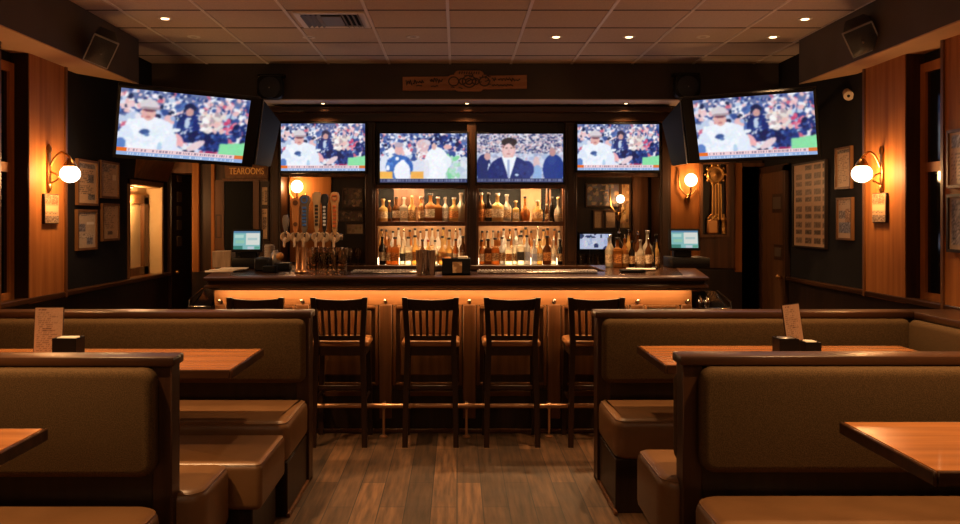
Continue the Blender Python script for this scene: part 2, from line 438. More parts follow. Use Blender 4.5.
# carved sign over the dark doorway in the cabinet wall
t = thing('carved_sign', P(246, 178.5, 8.44), 'carved wooden sign with gilt letters over the dark opening by the taps', 'sign')
obj('sign_board', pbox(224.5, 268.5, 164.5, 178.5, 8.46, 8.52, .008), FRAMEW, t)
obj('inner_board', pbox(227, 266, 166, 176, 8.452, 8.47, .004), wood('sign_wood', (.13, .05, .016), (.22, .085, .028), 'x'), t)
def letters(txt, height, org, m, parent, R=Vector((1, 0, 0)), U=Vector((0, 0, 1)), depth=.006, width=None, shear=0):
    c = bpy.data.curves.new('letters', 'FONT'); c.body = txt; c.size = 1; c.extrude = .05; c.align_x = 'CENTER'; c.align_y = 'CENTER'; c.shear = shear
    o = bpy.data.objects.new('tmp', c); COL.objects.link(o)
    me = bpy.data.meshes.new_from_object(o.evaluated_get(bpy.context.evaluated_depsgraph_get()))
    bpy.data.objects.remove(o)
    xs = [v.co.x for v in me.vertices]; ys = [v.co.y for v in me.vertices]
    w = max(xs) - min(xs); h = max(ys) - min(ys); ky = height / h; kx = width / w if width else ky
    cx, cy = (max(xs) + min(xs)) / 2, (max(ys) + min(ys)) / 2; Nn = R.cross(U); org = Vector(org) - WORLD.get(parent.name, Vector())
    for v in me.vertices:
        v.co = org + R * ((v.co.x - cx) * kx) + U * ((v.co.y - cy) * ky) + Nn * (v.co.z / .05 * depth)
    me.materials.clear(); me.materials.append(m)
    q = bpy.data.objects.new('lettering', me); COL.objects.link(q); q.parent = parent
    return q
letters('TEAROOMS', .062, P(246.5, 171, 8.448), GOLD, t, width=.33)
single('doorway_dark_sheet', pbox(224.5, 252.5, 181.5, 268, 8.49, 8.53), BLACKM, 'flat black sheet standing in for the dark opening under the carved gilt sign', 'panel')  # black sheet painting the darkness of an open doorway
def doc(nx, ny, base, ink, blocks, seed=0, stripe=2, dens=.55):
    r = np.random.RandomState(seed); a = np.ones((ny, nx, 3)) * np.array(base)
    a += r.normal(0, .02, (ny, nx, 1))
    for (u0, u1, v0, v1, kind, col) in blocks:
        x0, x1, y0, y1 = int(u0 * nx), max(int(u1 * nx), int(u0 * nx) + 1), int(v0 * ny), max(int(v1 * ny), int(v0 * ny) + 1)
        if kind == 'fill': a[y0:y1, x0:x1] = col
        elif kind == 'noise': a[y0:y1, x0:x1] = np.array(col) + r.normal(0, .14, (y1 - y0, x1 - x0, 1))
        else:
            for y in range(y0, y1, stripe):
                n = x1 - x0; m_ = r.rand(n) < dens; k = int(n * (.6 + .4 * r.rand())); m_[k:] = False
                a[y, x0:x1][m_] = col
    return np.clip(a, 0, 1)
INK = (.20, .15, .12)
def framed(name, corner, R, U, img, label, depth=.025, bw_=.018, group=None, fm=None, cat='picture'):
    """a framed sheet: corner = lower left on the wall, R and U its full width and height vectors"""
    R = Vector(R); U = Vector(U); c = Vector(corner); n = R.cross(U).normalized(); r, u = R.normalized(), U.normalized()
    t = thing(name, c, label, cat, group)
    g = bmesh.new(); w, h = R.length, U.length
    def slab(a0, a1, b0, b1, d0, d1):
        vs = [c + r * a + u * b + n * d for d in (d0, d1) for (a, b) in ((a0, b0), (a1, b0), (a1, b1), (a0, b1))]
        v = [g.verts.new(p) for p in vs]
        for f in ((0, 1, 2, 3), (4, 5, 6, 7), (0, 1, 5, 4), (1, 2, 6, 5), (2, 3, 7, 6), (3, 0, 4, 7)): g.faces.new([v[i] for i in f])
    slab(0, bw_, 0, h, 0, depth); slab(w - bw_, w, 0, h, 0, depth); slab(bw_, w - bw_, 0, bw_, 0, depth); slab(bw_, w - bw_, h - bw_, h, 0, depth)
    obj('frame', g, fm or FRAMEW, t, False)
    g = bmesh.new(); slab(bw_, w - bw_, bw_, h - bw_, 0, depth * .5); obj('backing_board', g, BLACKM, t, False)
    picture('sheet', img, c + r * bw_ + u * bw_ + n * (depth * .55), r * (w - 2 * bw_), u * (h - 2 * bw_), PRINT, t)
    return t
def wall_frame(side, px0, px1, py0, py1, img, label, pyx=None, **k):
    x = XL if side == 'L' else XR
    ya = x * K / (px0 - 457); yb = x * K / (px1 - 457)
    far = max(ya, yb)
    ym = (ya + yb) / 2; z0 = H - (py1 - 219) * ym / K; z1 = H - (py0 - 219) * ym / K
    if side == 'L': return framed(k.pop('name', 'framed_certificate'), (x, ya, z0), (0, yb - ya, 0), (0, 0, z1 - z0), img, label, **k)
    return framed(k.pop('name', 'framed_certificate'), (x, ya, z0), (0, yb - ya, 0), (0, 0, z1 - z0), img, label, **k)
TAN = (.72, .56, .40)
d1 = doc(30, 44, TAN, INK, [(.1, .9, .06, .16, 'noise', (.35, .32, .32)), (.12, .88, .22, .52, 'text', INK), (.55, .85, .3, .5, 'noise', (.3, .28, .28)), (.12, .9, .58, .78, 'text', INK), (.55, .9, .78, .93, 'noise', (.3, .27, .25))], 1)
d2 = doc(28, 36, (.70, .54, .38), INK, [(.08, .9, .04, .14, 'noise', (.45, .38, .32)), (.15, .85, .2, .9, 'text', (.42, .31, .22)), (.7, .9, .35, .5, 'fill', (.85, .75, .6)), (.15, .5, .12, .3, 'noise', (.4, .33, .28))], 2)
d3 = doc(30, 42, (.66, .56, .46), INK, [(.08, .92, .05, .16, 'text', (.25, .22, .25)), (.1, .45, .35, .55, 'noise', (.33, .31, .35)), (.5, .9, .3, .38, 'fill', (.85, .8, .75)), (.1, .9, .6, .75, 'noise', (.6, .52, .45)), (.5, .85, .72, .92, 'noise', (.32, .32, .38))], 3)
d4 = doc(28, 38, (.74, .57, .40), INK, [(.1, .9, .05, .7, 'text', (.40, .29, .2)), (.35, .65, .78, .88, 'noise', (.3, .22, .16))], 4)
wall_frame('L', 75, 95.7, 160, 205.5, d1, 'upper framed certificate next to the globe lamp, dark heading and a photo')
wall_frame('L', 98.2, 116.7, 161.5, 198.5, d2, 'upper framed certificate on the dark wall towards the lit niche')
wall_frame('L', 74.7, 94.6, 209.5, 250, d3, 'lower framed sheet with blue-grey pictures, below the globe lamp side certificate')
wall_frame('L', 100, 117, 203.5, 240.7, d4, 'lower framed certificate of text with a dark seal, towards the lit niche')
# collage of small photographs on the other side wall
r = np.random.RandomState(9); a = np.ones((74, 40, 3)) * np.array((.74, .57, .41)) + r.normal(0, .015, (74, 40, 1))
for row in range(10):
    for c_ in range(4):
        if row == 0 and c_ == 0: continue
        y0, x0 = 1 + int(row * 7.2), (0, 6, 16, 26, 36)[c_ + (row % 1)] + 1
        w_ = 8 if c_ in (1, 2) else (7 if c_ == 0 else 8)
        h_ = 4 + (row % 2)
        if c_ == 0: x0 = 3; w_ = 8
        else: x0 = (3, 15, 26, 36)[c_]; w_ = (8, 8, 8, 4)[c_]
        a[y0 + 1:y0 + 1 + h_, x0:x0 + w_] = np.array((.36, .27, .20)) * (.65 + .6 * r.rand()) + r.normal(0, .08, (min(h_, 74 - y0 - 1), w_, 1))
wall_frame('R', 795, 828, 162, 248, np.clip(a, 0, 1), 'tall framed board of many small pictures on the dark wall by the far door', name='framed_poster', bw_=.014, fm=BLACKW)
d5 = doc(28, 44, (.74, .58, .42), INK, [(.08, .92, .03, .12, 'noise', (.30, .25, .22)), (.12, .9, .2, .92, 'text', (.42, .30, .22))], 6)
d6 = doc(28, 44, (.68, .55, .44), INK, [(.08, .92, .04, .16, 'text', (.25, .2, .2)), (.1, .6, .3, .5, 'noise', (.40, .36, .36)), (.55, .9, .25, .6, 'noise', (.52, .36, .26)), (.1, .9, .6, .88, 'noise', (.36, .36, .42))], 7)
wall_frame('R', 837.5, 853.5, 147, 189, d5, 'framed certificate of plain text behind the lit globe lamp by the dark window', bw_=.016)
wall_frame('R', 839, 854.5, 197.5, 240, d6, 'framed colour print hanging below a text certificate, near the tall board of pictures', bw_=.016)
def pilaster_frame(z0, z1, img, label, fm):
    return framed('framed_print', (2.905, 5.20, z0), (0, -.32, 0), (0, 0, z1 - z0), img, label, bw_=.018, fm=fm)
d7 = doc(24, 30, (.78, .66, .50), INK, [(.1, .9, .08, .3, 'noise', (.55, .6, .68)), (.1, .9, .4, .9, 'text', (.45, .36, .3))], 8)
d8 = doc(24, 30, (.62, .52, .42), INK, [(.1, .9, .08, .9, 'noise', (.42, .40, .42))], 10)
pilaster_frame(1.68, 2.02, d7, 'pale print in a wood frame, upper of two on the wood beyond the dark window', FRAMEW)
pilaster_frame(1.306, 1.645, d8, 'greyish print in a black frame, lower of two on the wood beyond the dark window', BLACKW)
# three-band plaques below the globe lamps
def plaque(x, s, y0, y1, z0, z1, label):
    t = thing('wall_plaque', (x, (y0 + y1) / 2, z0), label, 'plaque')
    obj('plaque_board', box(x, x + .02 * s, y0, y1, z0, z1, .003), BLACKW, t)
    im = doc(24, 40, (.66, .50, .34), INK, [(.05, .95, .03, .36, 'noise', (.45, .32, .2)), (.05, .95, .42, .60, 'fill', (.80, .63, .42)), (.05, .95, .62, .70, 'text', INK), (.0, 1, .76, .99, 'noise', (.40, .31, .23))], 12)
    if s > 0: picture('plaque_print', im, (x + .0215 * s, y0 + .006, z0 + .006), (0, y1 - y0 - .012, 0), (0, 0, z1 - z0 - .012), PRINT, t)
    else: picture('plaque_print', im, (x + .0215 * s, y1 - .006, z0 + .006), (0, y0 - y1 + .012, 0), (0, 0, z1 - z0 - .012), PRINT, t)
plaque(-2.76, 1, 5.87, 6.08, 1.468, 1.67, 'small three-band plaque on the wood post under the globe lamp beside four certificates')
plaque(2.91, -1, 5.95, 6.15, 1.475, 1.678, 'small three-band plaque on the wood post under the globe lamp beside the dark window')

SCON = 22
# globe wall lamps
def globe_lamp(x, s, y, z, gx, gy, gz, gr, label, p_=None):
    t = thing('wall_lamp', (x, y, z), label, 'wall lamp', 'globe wall lamps')
    g = bmesh.new(); bx(g, x, x + .018 * s, y - .02, y + .02, z - .125, z + .125, .008, 2); lathe(g, [(.014, -.03), (.02, 0), (.006, .03)], (x + .012 * s, y, z + .135), 10); lathe(g, [(.006, -.03), (.02, 0), (.014, .03)], (x + .012 * s, y, z - .135), 10)
    obj('backplate', g, BRASS, t)
    top = gz + gr + .05
    p0 = Vector((x + .02 * s, y, z + .02)); p1 = Vector((x + .05 * s, y, top - .005)); p2 = Vector(((x + gx) / 2 + .02 * s, (y + gy) / 2, top + .03)); p3 = Vector((gx, gy, top - .01)); p4 = Vector((gx, gy, gz + gr))
    pts = []
    for a, b, c, d in ((p0, p0, p1, p2), (p0, p1, p2, p3), (p1, p2, p3, p4), (p2, p3, p4, p4)):
        for i in range(5):
            q = i / 5; pts.append(.5 * (2 * b + (c - a) * q + (2 * a - 5 * b + 4 * c - d) * q * q + (3 * b - a - 3 * c + d) * q ** 3))
    pts.append(p4)
    obj('arm', tube(bmesh.new(), pts, .008, 8), BRASS, t)
    obj('scroll', tube(bmesh.new(), [(x + (.02 + .055 * math.sin(a)) * s, y + .0, z - .02 - .09 * (a / 3.6)) for a in [i * .3 for i in range(14)]], .006, 8), BRASS, t)
    obj('gallery', lathe(bmesh.new(), [(.012, .04), (.03, .02), (.042, 0), (.042, -.012)], (gx, gy, gz + gr * .93), 16), BRASS, t)
    obj('globe', sphere(bmesh.new(), (gx, gy, gz), gr, 18, sz=.9), GLOBE, t)
    lamp('POINT', (gx, gy, gz), p_ or SCON, WARM, t, gr * .7)
    return t
globe_lamp(-2.76, 1, 5.95, 1.84, -2.598, 5.93, 1.803, .066, 'lit globe lamp on a brass arm beside the four framed certificates')
globe_lamp(2.91, -1, 6.03, 1.835, 2.765, 6.03, 1.81, .068, 'lit globe lamp on a brass arm beside the dark two-pane window')
for s, x in ((1, XL), (-1, XR)):  # further wall lamps, added out of view to fill the room with light
    for y in (2.6, .2):
        globe_lamp(x, s, y, 1.84, x + .17 * s, y, 1.805, .066, p_=5, label='added unseen globe lamp %s on the wall %s' % ('above the near booth' if y > 1 else 'towards the room entrance end', 'of the certificates' if s > 0 else 'of the tall picture board'))
# lamp on the honey wood panel by the clock
def bracket_lamp(px, py, pr, Y, label, panel_y):
    c = P(px, py, Y); r_ = pr * Y / K
    t = thing('wall_lamp', (c.x, panel_y, c.z - .2), label, 'wall lamp', 'globe wall lamps')
    base = c + Vector((0, 0, -.17)); yb = panel_y
    pts = [(c.x - .085, yb - .02, c.z + .11), (c.x - .088, yb - .03, c.z), (c.x - .08, yb - .04, c.z - .07), (c.x - .045, yb - .045, c.z - .12), (c.x, yb - .045, c.z - .15)]
    g = bmesh.new(); tube(g, pts, .008, 8); tube(g, [(2 * c.x - p[0], p[1], p[2]) for p in pts[2:]], .008, 8); obj('scroll', g, BRASS, t)
    obj('backplate', lathe(bmesh.new(), [(.006, -.05), (.02, -.02), (.028, .01), (.012, .04)], (c.x, yb - .03, c.z - .17), 12), BRASS, t)
    obj('arm', tube(bmesh.new(), [(c.x, yb, c.z - .15), (c.x, yb - .05, c.z - .15), (c.x, Y, c.z - .11), (c.x, Y, c.z - r_)], .008, 8), BRASS, t)
    obj('globe', sphere(bmesh.new(), c, r_, 16, sz=1.05), GLOBE, t)
    lamp('POINT', c, SCON * (pr / 6.2) ** 2 * .3, WARM, t, r_ * .7)
bracket_lamp(691, 180, 6.2, 8.34, 'lit globe lamp on the wood panel beside the gilt pendulum clock', 8.48)
# ================================================================== CEILING FITTINGS
def downlight(px, py, lit, label, Z=CZ, r=.05, energy=240, x=None, y=None, cone=100):
    if x is None:
        Y = K * (Z - H) / (219 - py); x = (px - 457) * Y / K; y = Y
    t = thing('ceiling_light', (x, y, Z), label, 'ceiling light', 'recessed ceiling lights')
    obj('trim_ring', lathe(bmesh.new(), [(r * .54, -.001), (r * .58, -.006), (r, -.006), (r * 1.06, .002)], (x, y, Z), 20), WHITEM if Z == CZ else BRASS, t)
    obj('lens', lathe(bmesh.new(), [(r * .52, -.008 if lit else -.003), (r * .56, .001)], (x, y, Z), 18), LENS if lit else LENSOFF, t)
    if lit and energy:
        lamp('SPOT', (x, y, Z - .03), energy, (1, .56, .245), t, .035, cone, .9)
    return t
downlight(165, 18, True, 'lit recessed ceiling light nearest the speaker with the white-rimmed air vent on its far side', energy=60, cone=80)
downlight(194, 36.5, False, 'unlit recessed ceiling light just beyond the lit one by the certificates wall')
downlight(309, 37, False, 'unlit recessed ceiling light just beyond the square air vent')
downlight(413, 36.5, False, 'unlit recessed ceiling light one tile over from the one beyond the air vent')
downlight(556, 36.5, True, 'lit recessed ceiling light nearest the middle of the room over the bar')
downlight(629, 36.5, True, 'lit recessed ceiling light, middle one of three lit in the far row')
downlight(703, 36.5, False, 'unlit recessed ceiling light between two lit ones in the far row')
downlight(773, 36.5, True, 'lit recessed ceiling light in the far row, the last before the side soffit', energy=30, cone=60)
downlight(805, 18.5, True, 'lit recessed ceiling light one row out from the bar, by the tilted soffit speaker', energy=30, cone=60)
for px, lab in ((323, 'small lit light under the bar soffit, at the tap end'), (467, 'small lit light under the bar soffit, at the middle below the carved banner'), (626, 'small lit light under the bar soffit, at the clock end')):
    downlight(px, 103, True, lab, Z=2.59, r=.028, energy=24, cone=120)
# lights over the booths; the unseen aisle pair is added to brighten floor and stools
E_B = 310
for i, (x, y, lab, e) in enumerate((( -1.75, 4.45, 'lit recessed light above the far table by the certificates wall', E_B), (1.75, 4.5, 'lit recessed light above the far table on the clock side', E_B),
        (-1.85, 2.72, 'lit recessed light above the near table on the certificates side', E_B), (1.85, 2.78, 'lit recessed light above the near table on the clock side', E_B),
        (-.65, 5.6, 'added unseen recessed light above the aisle by the tap-side stools', 95), (.62, 5.6, 'added unseen recessed light above the aisle by the clock-side stools', 95))):
    downlight(0, 0, True, lab, energy=e, x=x, y=y, cone=90)
PEND = 9
# pendant globes added out of view as fill light for ceiling and fronts
def pendant(x, y, z, e, label):
    t = thing('added_pendant', (x, y, z), label, 'pendant lamp', 'added pendant globe lamps')
    obj('rod', tube(bmesh.new(), [(x, y, z + .12), (x, y, CZ)], .008, 8), BRASS, t)
    obj('canopy', lathe(bmesh.new(), [(.05, -.03), (.06, 0)], (x, y, CZ), 16), BRASS, t)
    obj('globe', sphere(bmesh.new(), (x, y, z), .12, 16), GLOBE, t)
    lamp('POINT', (x, y, z), PEND, (1, .58, .28), t, .09)
for x, y, lab in ((-1.2, 1.6, 'added unseen pendant globe above the near aisle on the certificates side'), (1.3, 1.6, 'added unseen pendant globe above the near aisle on the clock side'),
                  (-1.2, -.6, 'added unseen pendant globe at the rear of the room on the certificates side'), (1.3, -.6, 'added unseen pendant globe at the rear of the room on the clock side')):
    pendant(x, y, 2.35, 0, lab)
# air vent in its tile
t = thing('air_vent', (-.878, 6.30, CZ), 'square white-rimmed air vent with angled louvres in a ceiling tile', 'vent')
g = bmesh.new(); x0, x1, y0, y1 = -1.135, -.635, 6.07, 6.54
for a in ((x0, x0 + .05, y0, y1), (x1 - .05, x1, y0, y1), (x0 + .05, x1 - .05, y0, y0 + .04), (x0 + .05, x1 - .05, y1 - .04, y1)): bx(g, *a, CZ - .014, CZ, .004)
obj('frame', g, WHITEM, t)
obj('backing', box(x0 + .04, x1 - .04, y0 + .03, y1 - .03, CZ - .004, CZ - .001), BLACKM, t)
g = bmesh.new()
for s in (-1, 1):
    for k in range(4):
        x = -.885 + s * (.075 + .036 * k); w = .010; n = .02
        v = [g.verts.new(p) for p in ((x, y0 + .045, CZ - .005), (x + s * n, y0 + .045, CZ - .022), (x + s * n, y1 - .045, CZ - .022), (x, y1 - .045, CZ - .005), (x + .004, y0 + .045, CZ - .005), (x + s * n + .004, y0 + .045, CZ - .022), (x + s * n + .004, y1 - .045, CZ - .022), (x + .004, y1 - .045, CZ - .005))]
        for f in ((0, 1, 2, 3), (4, 5, 6, 7), (0, 1, 5, 4), (2, 3, 7, 6), (1, 2, 6, 5), (0, 3, 7, 4)): g.faces.new([v[i] for i in f])
bx(g, -.955, -.815, y0 + .12, y1 - .05, CZ - .012, CZ - .006)
obj('louvres', g, plain('louvre_grey', (.22, .19, .17), .5), t)

# ------------------------------------------------------------------ speakers
def tilted_speaker(cen, u, v, w2, h2, dep, label, mount):
    u = Vector(u).normalized(); v = (Vector(v) - u * Vector(v).dot(u)).normalized(); n = u.cross(v)
    if n.y > 0: n = -n
    t = thing('mounted_speaker', cen, label, 'loudspeaker')
    cen = Vector(cen)
    def block(d0, d1, s0, s1, bev):
        g = bmesh.new(); vs = []
        for d, s in ((d0, s0), (d1, s1)):
            for a, b in ((-1, -1), (1, -1), (1, 1), (-1, 1)):
                vs.append(g.verts.new(cen + v * (a * w2 * s) + u * (b * h2 * s) + n * d))
        for f in ((3, 2, 1, 0), (4, 5, 6, 7), (0, 1, 5, 4), (1, 2, 6, 5), (2, 3, 7, 6), (3, 0, 4, 7)): g.faces.new([vs[i] for i in f])
        bmesh.ops.bevel(g, geom=list(g.edges), offset=bev, segments=2, affect='EDGES')
        return g
    obj('cabinet', block(-dep, -.006, .72, 1.0, .008), BLACK, t)
    obj('rim', block(-.006, .004, 1.05, 1.05, .003), plain('pale_grey_rim', (.24, .24, .26), .35), t)
    g = bmesh.new(); nn = 8; grid = []
    for i in range(nn + 1):
        row = []
        for j in range(nn + 1):
            a, b = i / nn * 2 - 1, j / nn * 2 - 1
            row.append(g.verts.new(cen + v * (a * w2 * .95) + u * (b * h2 * .95) + n * (.005 + .022 * (1 - a * a) * (1 - b ** 4))))
        grid.append(row)
    for i in range(nn):
        for j in range(nn): g.faces.new((grid[i][j], grid[i + 1][j], grid[i + 1][j + 1], grid[i][j + 1]))
    o = obj('grille', g, GRILLE, t)
    q = cen + n * .03 - u * .0
    obj('badge', sphere(bmesh.new(), q, .008, 8), PEWTER, t)
    b0 = cen - n * (dep * .9); obj('bracket', tube(bmesh.new(), [b0, (b0 + Vector(mount)) / 2 + Vector((0, 0, .02)), Vector(mount)], .014, 8), BLACK, t)
    return t
cL = P(101, 51.5, 5.95)
tilted_speaker(cL, (.127, -.10, .167), (.127, .08, -.055), .080, .105, .20, 'black tilted loudspeaker on the soffit above the four certificates', (-2.53, 6.2, 2.80))
cR = P(862.5, 40, 5.75)
tilted_speaker(cR, (-.115, -.09, .145), (.14, -.09, .062), .092, .10, .20, 'black tilted loudspeaker on the soffit above the dark two-pane window', (2.72, 6.0, 2.80))
def soffit_speaker(px, py, label):
    c = P(px, py, 7.98); t = thing('mounted_speaker', (c.x, 8.1, c.z), label, 'loudspeaker')
    g = bmesh.new(); prism(g, rrect(c.x - .115, c.x + .115, c.z - .105, c.z + .105, (.05,) * 4, 4), 7.96, 8.06, 'y', .012, 2); obj('cabinet', g, BLACK, t)
    g = bmesh.new(); M = Matrix.Rotation(PI / 2, 3, 'X'); lathe(g, [(.098, -.012), (.095, .004), (.05, .012), (.004, .014)], (c.x, 7.958, c.z - .005), 24, M=M); obj('grille', g, GRILLE, t)
    obj('badge', sphere(bmesh.new(), (c.x, 7.94, c.z - .01), .006, 8), PEWTER, t)
    obj('bracket', box(c.x - .12, c.x + .12, 8.0, 8.10, c.z + .10, c.z + .125, .004), BLACK, t)
    obj('mounting_plate', box(c.x - .05, c.x + .05, 8.05, 8.10, c.z - .05, c.z + .05), BLACK, t)
soffit_speaker(270, 87, 'black rounded loudspeaker on the bar soffit at the tap end')
soffit_speaker(687.5, 86, 'black rounded loudspeaker on the bar soffit at the clock end')
# security camera on the dark wall
c = P(848, 94, 6.62)
t = thing('security_camera', (XR, 6.62, c.z), 'small pale security camera high on the dark wall beside the big angled television', 'camera')
obj('arm', tube(bmesh.new(), [(XR, 6.68, c.z + .02), (XR - .03, 6.66, c.z + .02)], .014, 8), PEWTER, t)
obj('camera_body', tube(bmesh.new(), [c + Vector((.02, .06, .02)), c + Vector((-.005, -.02, -.012)), c + Vector((-.012, -.04, -.02))], [.032, .038, .036], 14), plain('pale_plastic', (.55, .42, .30), .5), t)
obj('lens', sphere(bmesh.new(), c + Vector((-.012, -.036, -.02)), .012, 10), BLACK, t)

# ------------------------------------------------------------------ television pictures
def crowd(nx=150, ny=84, seed=3):
    r = np.random.RandomState(seed); yy, xx = np.mgrid[0:ny, 0:nx]; U = (xx + .5) / nx * 16; V = (yy + .5) / ny * 9
    a = np.ones((ny, nx, 3)) * np.array((.38, .44, .62))
    pal = [(.14, .22, .46), (.93, .92, .94), (.92, .78, .80), (.22, .33, .60), (.84, .87, .94), (.10, .15, .30), (.90, .72, .73), (.62, .70, .86), (.96, .95, .97), (.80, .40, .50), (.20, .30, .56), (.90, .90, .94), (.74, .80, .90), (.30, .42, .68)]
    def ell(cx, cy, rx, ry, col, rot=0):
        c_, s_ = math.cos(rot), math.sin(rot); dx, dy = U - cx, V - cy
        m = ((dx * c_ + dy * s_) / rx) ** 2 + ((-dx * s_ + dy * c_) / ry) ** 2 < 1
        a[m] = np.array(col)
    for i in range(800):
        cy = r.rand() * 8.2; k = .22 + .085 * cy * r.rand()
        ell(r.rand() * 16, cy, k * (.6 + .9 * r.rand()), k * (.6 + .7 * r.rand()), pal[r.randint(len(pal))], r.rand() * 3)
    return a, ell, U, V, r
def soften(a, n=1):
    for _ in range(n):
        p = np.pad(a, ((1, 1), (1, 1), (0, 0)), 'edge')
        a = (p[1:-1, 1:-1] * 2 + p[:-2, 1:-1] + p[2:, 1:-1] + p[1:-1, :-2] + p[1:-1, 2:]) / 6
    return a
def ticker(a, r, v0=.885, dark=False):
    ny, nx = a.shape[:2]; y0 = int(v0 * ny); h = ny - y0; m = y0 + h // 2
    if dark:
        a[y0:] = (.22, .25, .40)
        for x in range(2, nx - 2):
            if r.rand() < .45: a[y0 + h // 4:y0 + h * 3 // 4, x] = (.42, .46, .60)
        return
    a[y0:m] = (.93, .80, .82); a[m:] = (.56, .68, .86)
    for x in range(int(.09 * nx), int(.93 * nx)):
        if r.rand() < .5: a[y0 + 1:m - 1, x] = (.62, .54, .62)
        if r.rand() < .35: a[m + 1:ny - 1, x] = (.80, .86, .95)
    a[y0:m, :int(.085 * nx)] = (.90, .42, .12); a[y0:m, int(.93 * nx):] = (.85, .45, .20)
def specks(ell, r, u0, u1, v0, v1, n, cols, k=.22):
    for i in range(n):
        ell(u0 + (u1 - u0) * r.rand(), v0 + (v1 - v0) * r.rand(), k * (.5 + r.rand()), k * (.4 + .8 * r.rand()), cols[r.randint(len(cols))], r.rand() * 3)
def pic_fans():
    a, ell, U, V, r = crowd()
    nv = [(.10, .17, .42), (.13, .22, .50), (.08, .12, .30), (.18, .28, .56)]
    ell(8.7, 4.6, 1.7, 2.1, nv[0]); ell(11.6, 6.2, 2.2, 1.5, nv[1]); ell(10.2, 6.0, 1.8, 1.0, nv[2], .3)
    specks(ell, r, 7.2, 10.4, 2.8, 6.2, 46, nv + [(.55, .64, .80), (.80, .80, .86)], .24); specks(ell, r, 9.6, 13.6, 5.0, 7.6, 50, nv + [(.30, .42, .68)], .26)
    ell(8.5, 1.9, .75, .6, (.09, .13, .28)); ell(8.5, 2.5, .5, .55, (.80, .60, .58)); ell(8.3, 4.0, .32, .75, (.74, .80, .90))
    ell(7.5, 6.4, .5, 1.0, (.92, .68, .70), -.5); ell(9.7, 7.0, 1.3, .5, (.90, .80, .82), -.6); ell(7.0, 5.1, .62, .28, (.92, .94, .97), -.2)
    specks(ell, r, 10.0, 13.0, 2.2, 5.0, 60, [(.93, .90, .88), (.88, .84, .82), (.90, .74, .72), (.70, .62, .66), (.96, .95, .95)], .34)
    specks(ell, r, 12.6, 14.6, 3.2, 4.8, 14, [(.78, .26, .42), (.82, .34, .48), (.90, .60, .66)], .34); specks(ell, r, 14.2, 16, 3.6, 6.2, 22, nv, .4); ell(11.6, 8.0, .7, .4, (.62, .18, .38))
    for x, y, rx, ry, c_ in ((4.0, 6.6, 3.1, 3.1, (.93, .95, .985)), (2.0, 5.0, 1.2, 1.0, (.91, .94, .98)), (5.5, 5.0, 1.1, 1.1, (.90, .93, .98)), (1.0, 6.8, 1.0, 1.9, (.86, .90, .96)), (6.5, 7.0, .8, 1.8, (.88, .92, .975))): ell(x, y, rx, ry, c_)
    specks(ell, r, 1.2, 6.6, 4.6, 7.8, 34, [(.90, .93, .97), (.95, .965, .99), (.88, .92, .965)], .4); ell(.5, 7.4, .6, .8, (.34, .50, .76)); ell(5.2, 7.6, .3, .7, (.70, .80, .92))
    ell(3.5, 3.0, .85, 1.05, (.88, .68, .65)); ell(3.5, 1.95, 1.1, .75, (.84, .81, .83)); ell(3.8, 2.4, 1.2, .2, (.66, .58, .62)); ell(3.6, 2.7, .8, .17, (.42, .26, .32)); ell(3.5, 3.6, .32, .16, (.75, .48, .48))
    ell(3.2, 5.6, .62, .36, (.22, .32, .56), -.2); ell(3.5, 6.0, .36, .2, (.36, .48, .70))
    m = (U > 12.7) & (V > 6.5 - (U - 12.7) * .12) & (V < 8.0); a[m] = (.53, .87, .64)
    a = a + r.normal(0, .03, a.shape); a = soften(a, 2); ticker(a, r)
    return np.clip(a * .97 + .02, 0, 1)
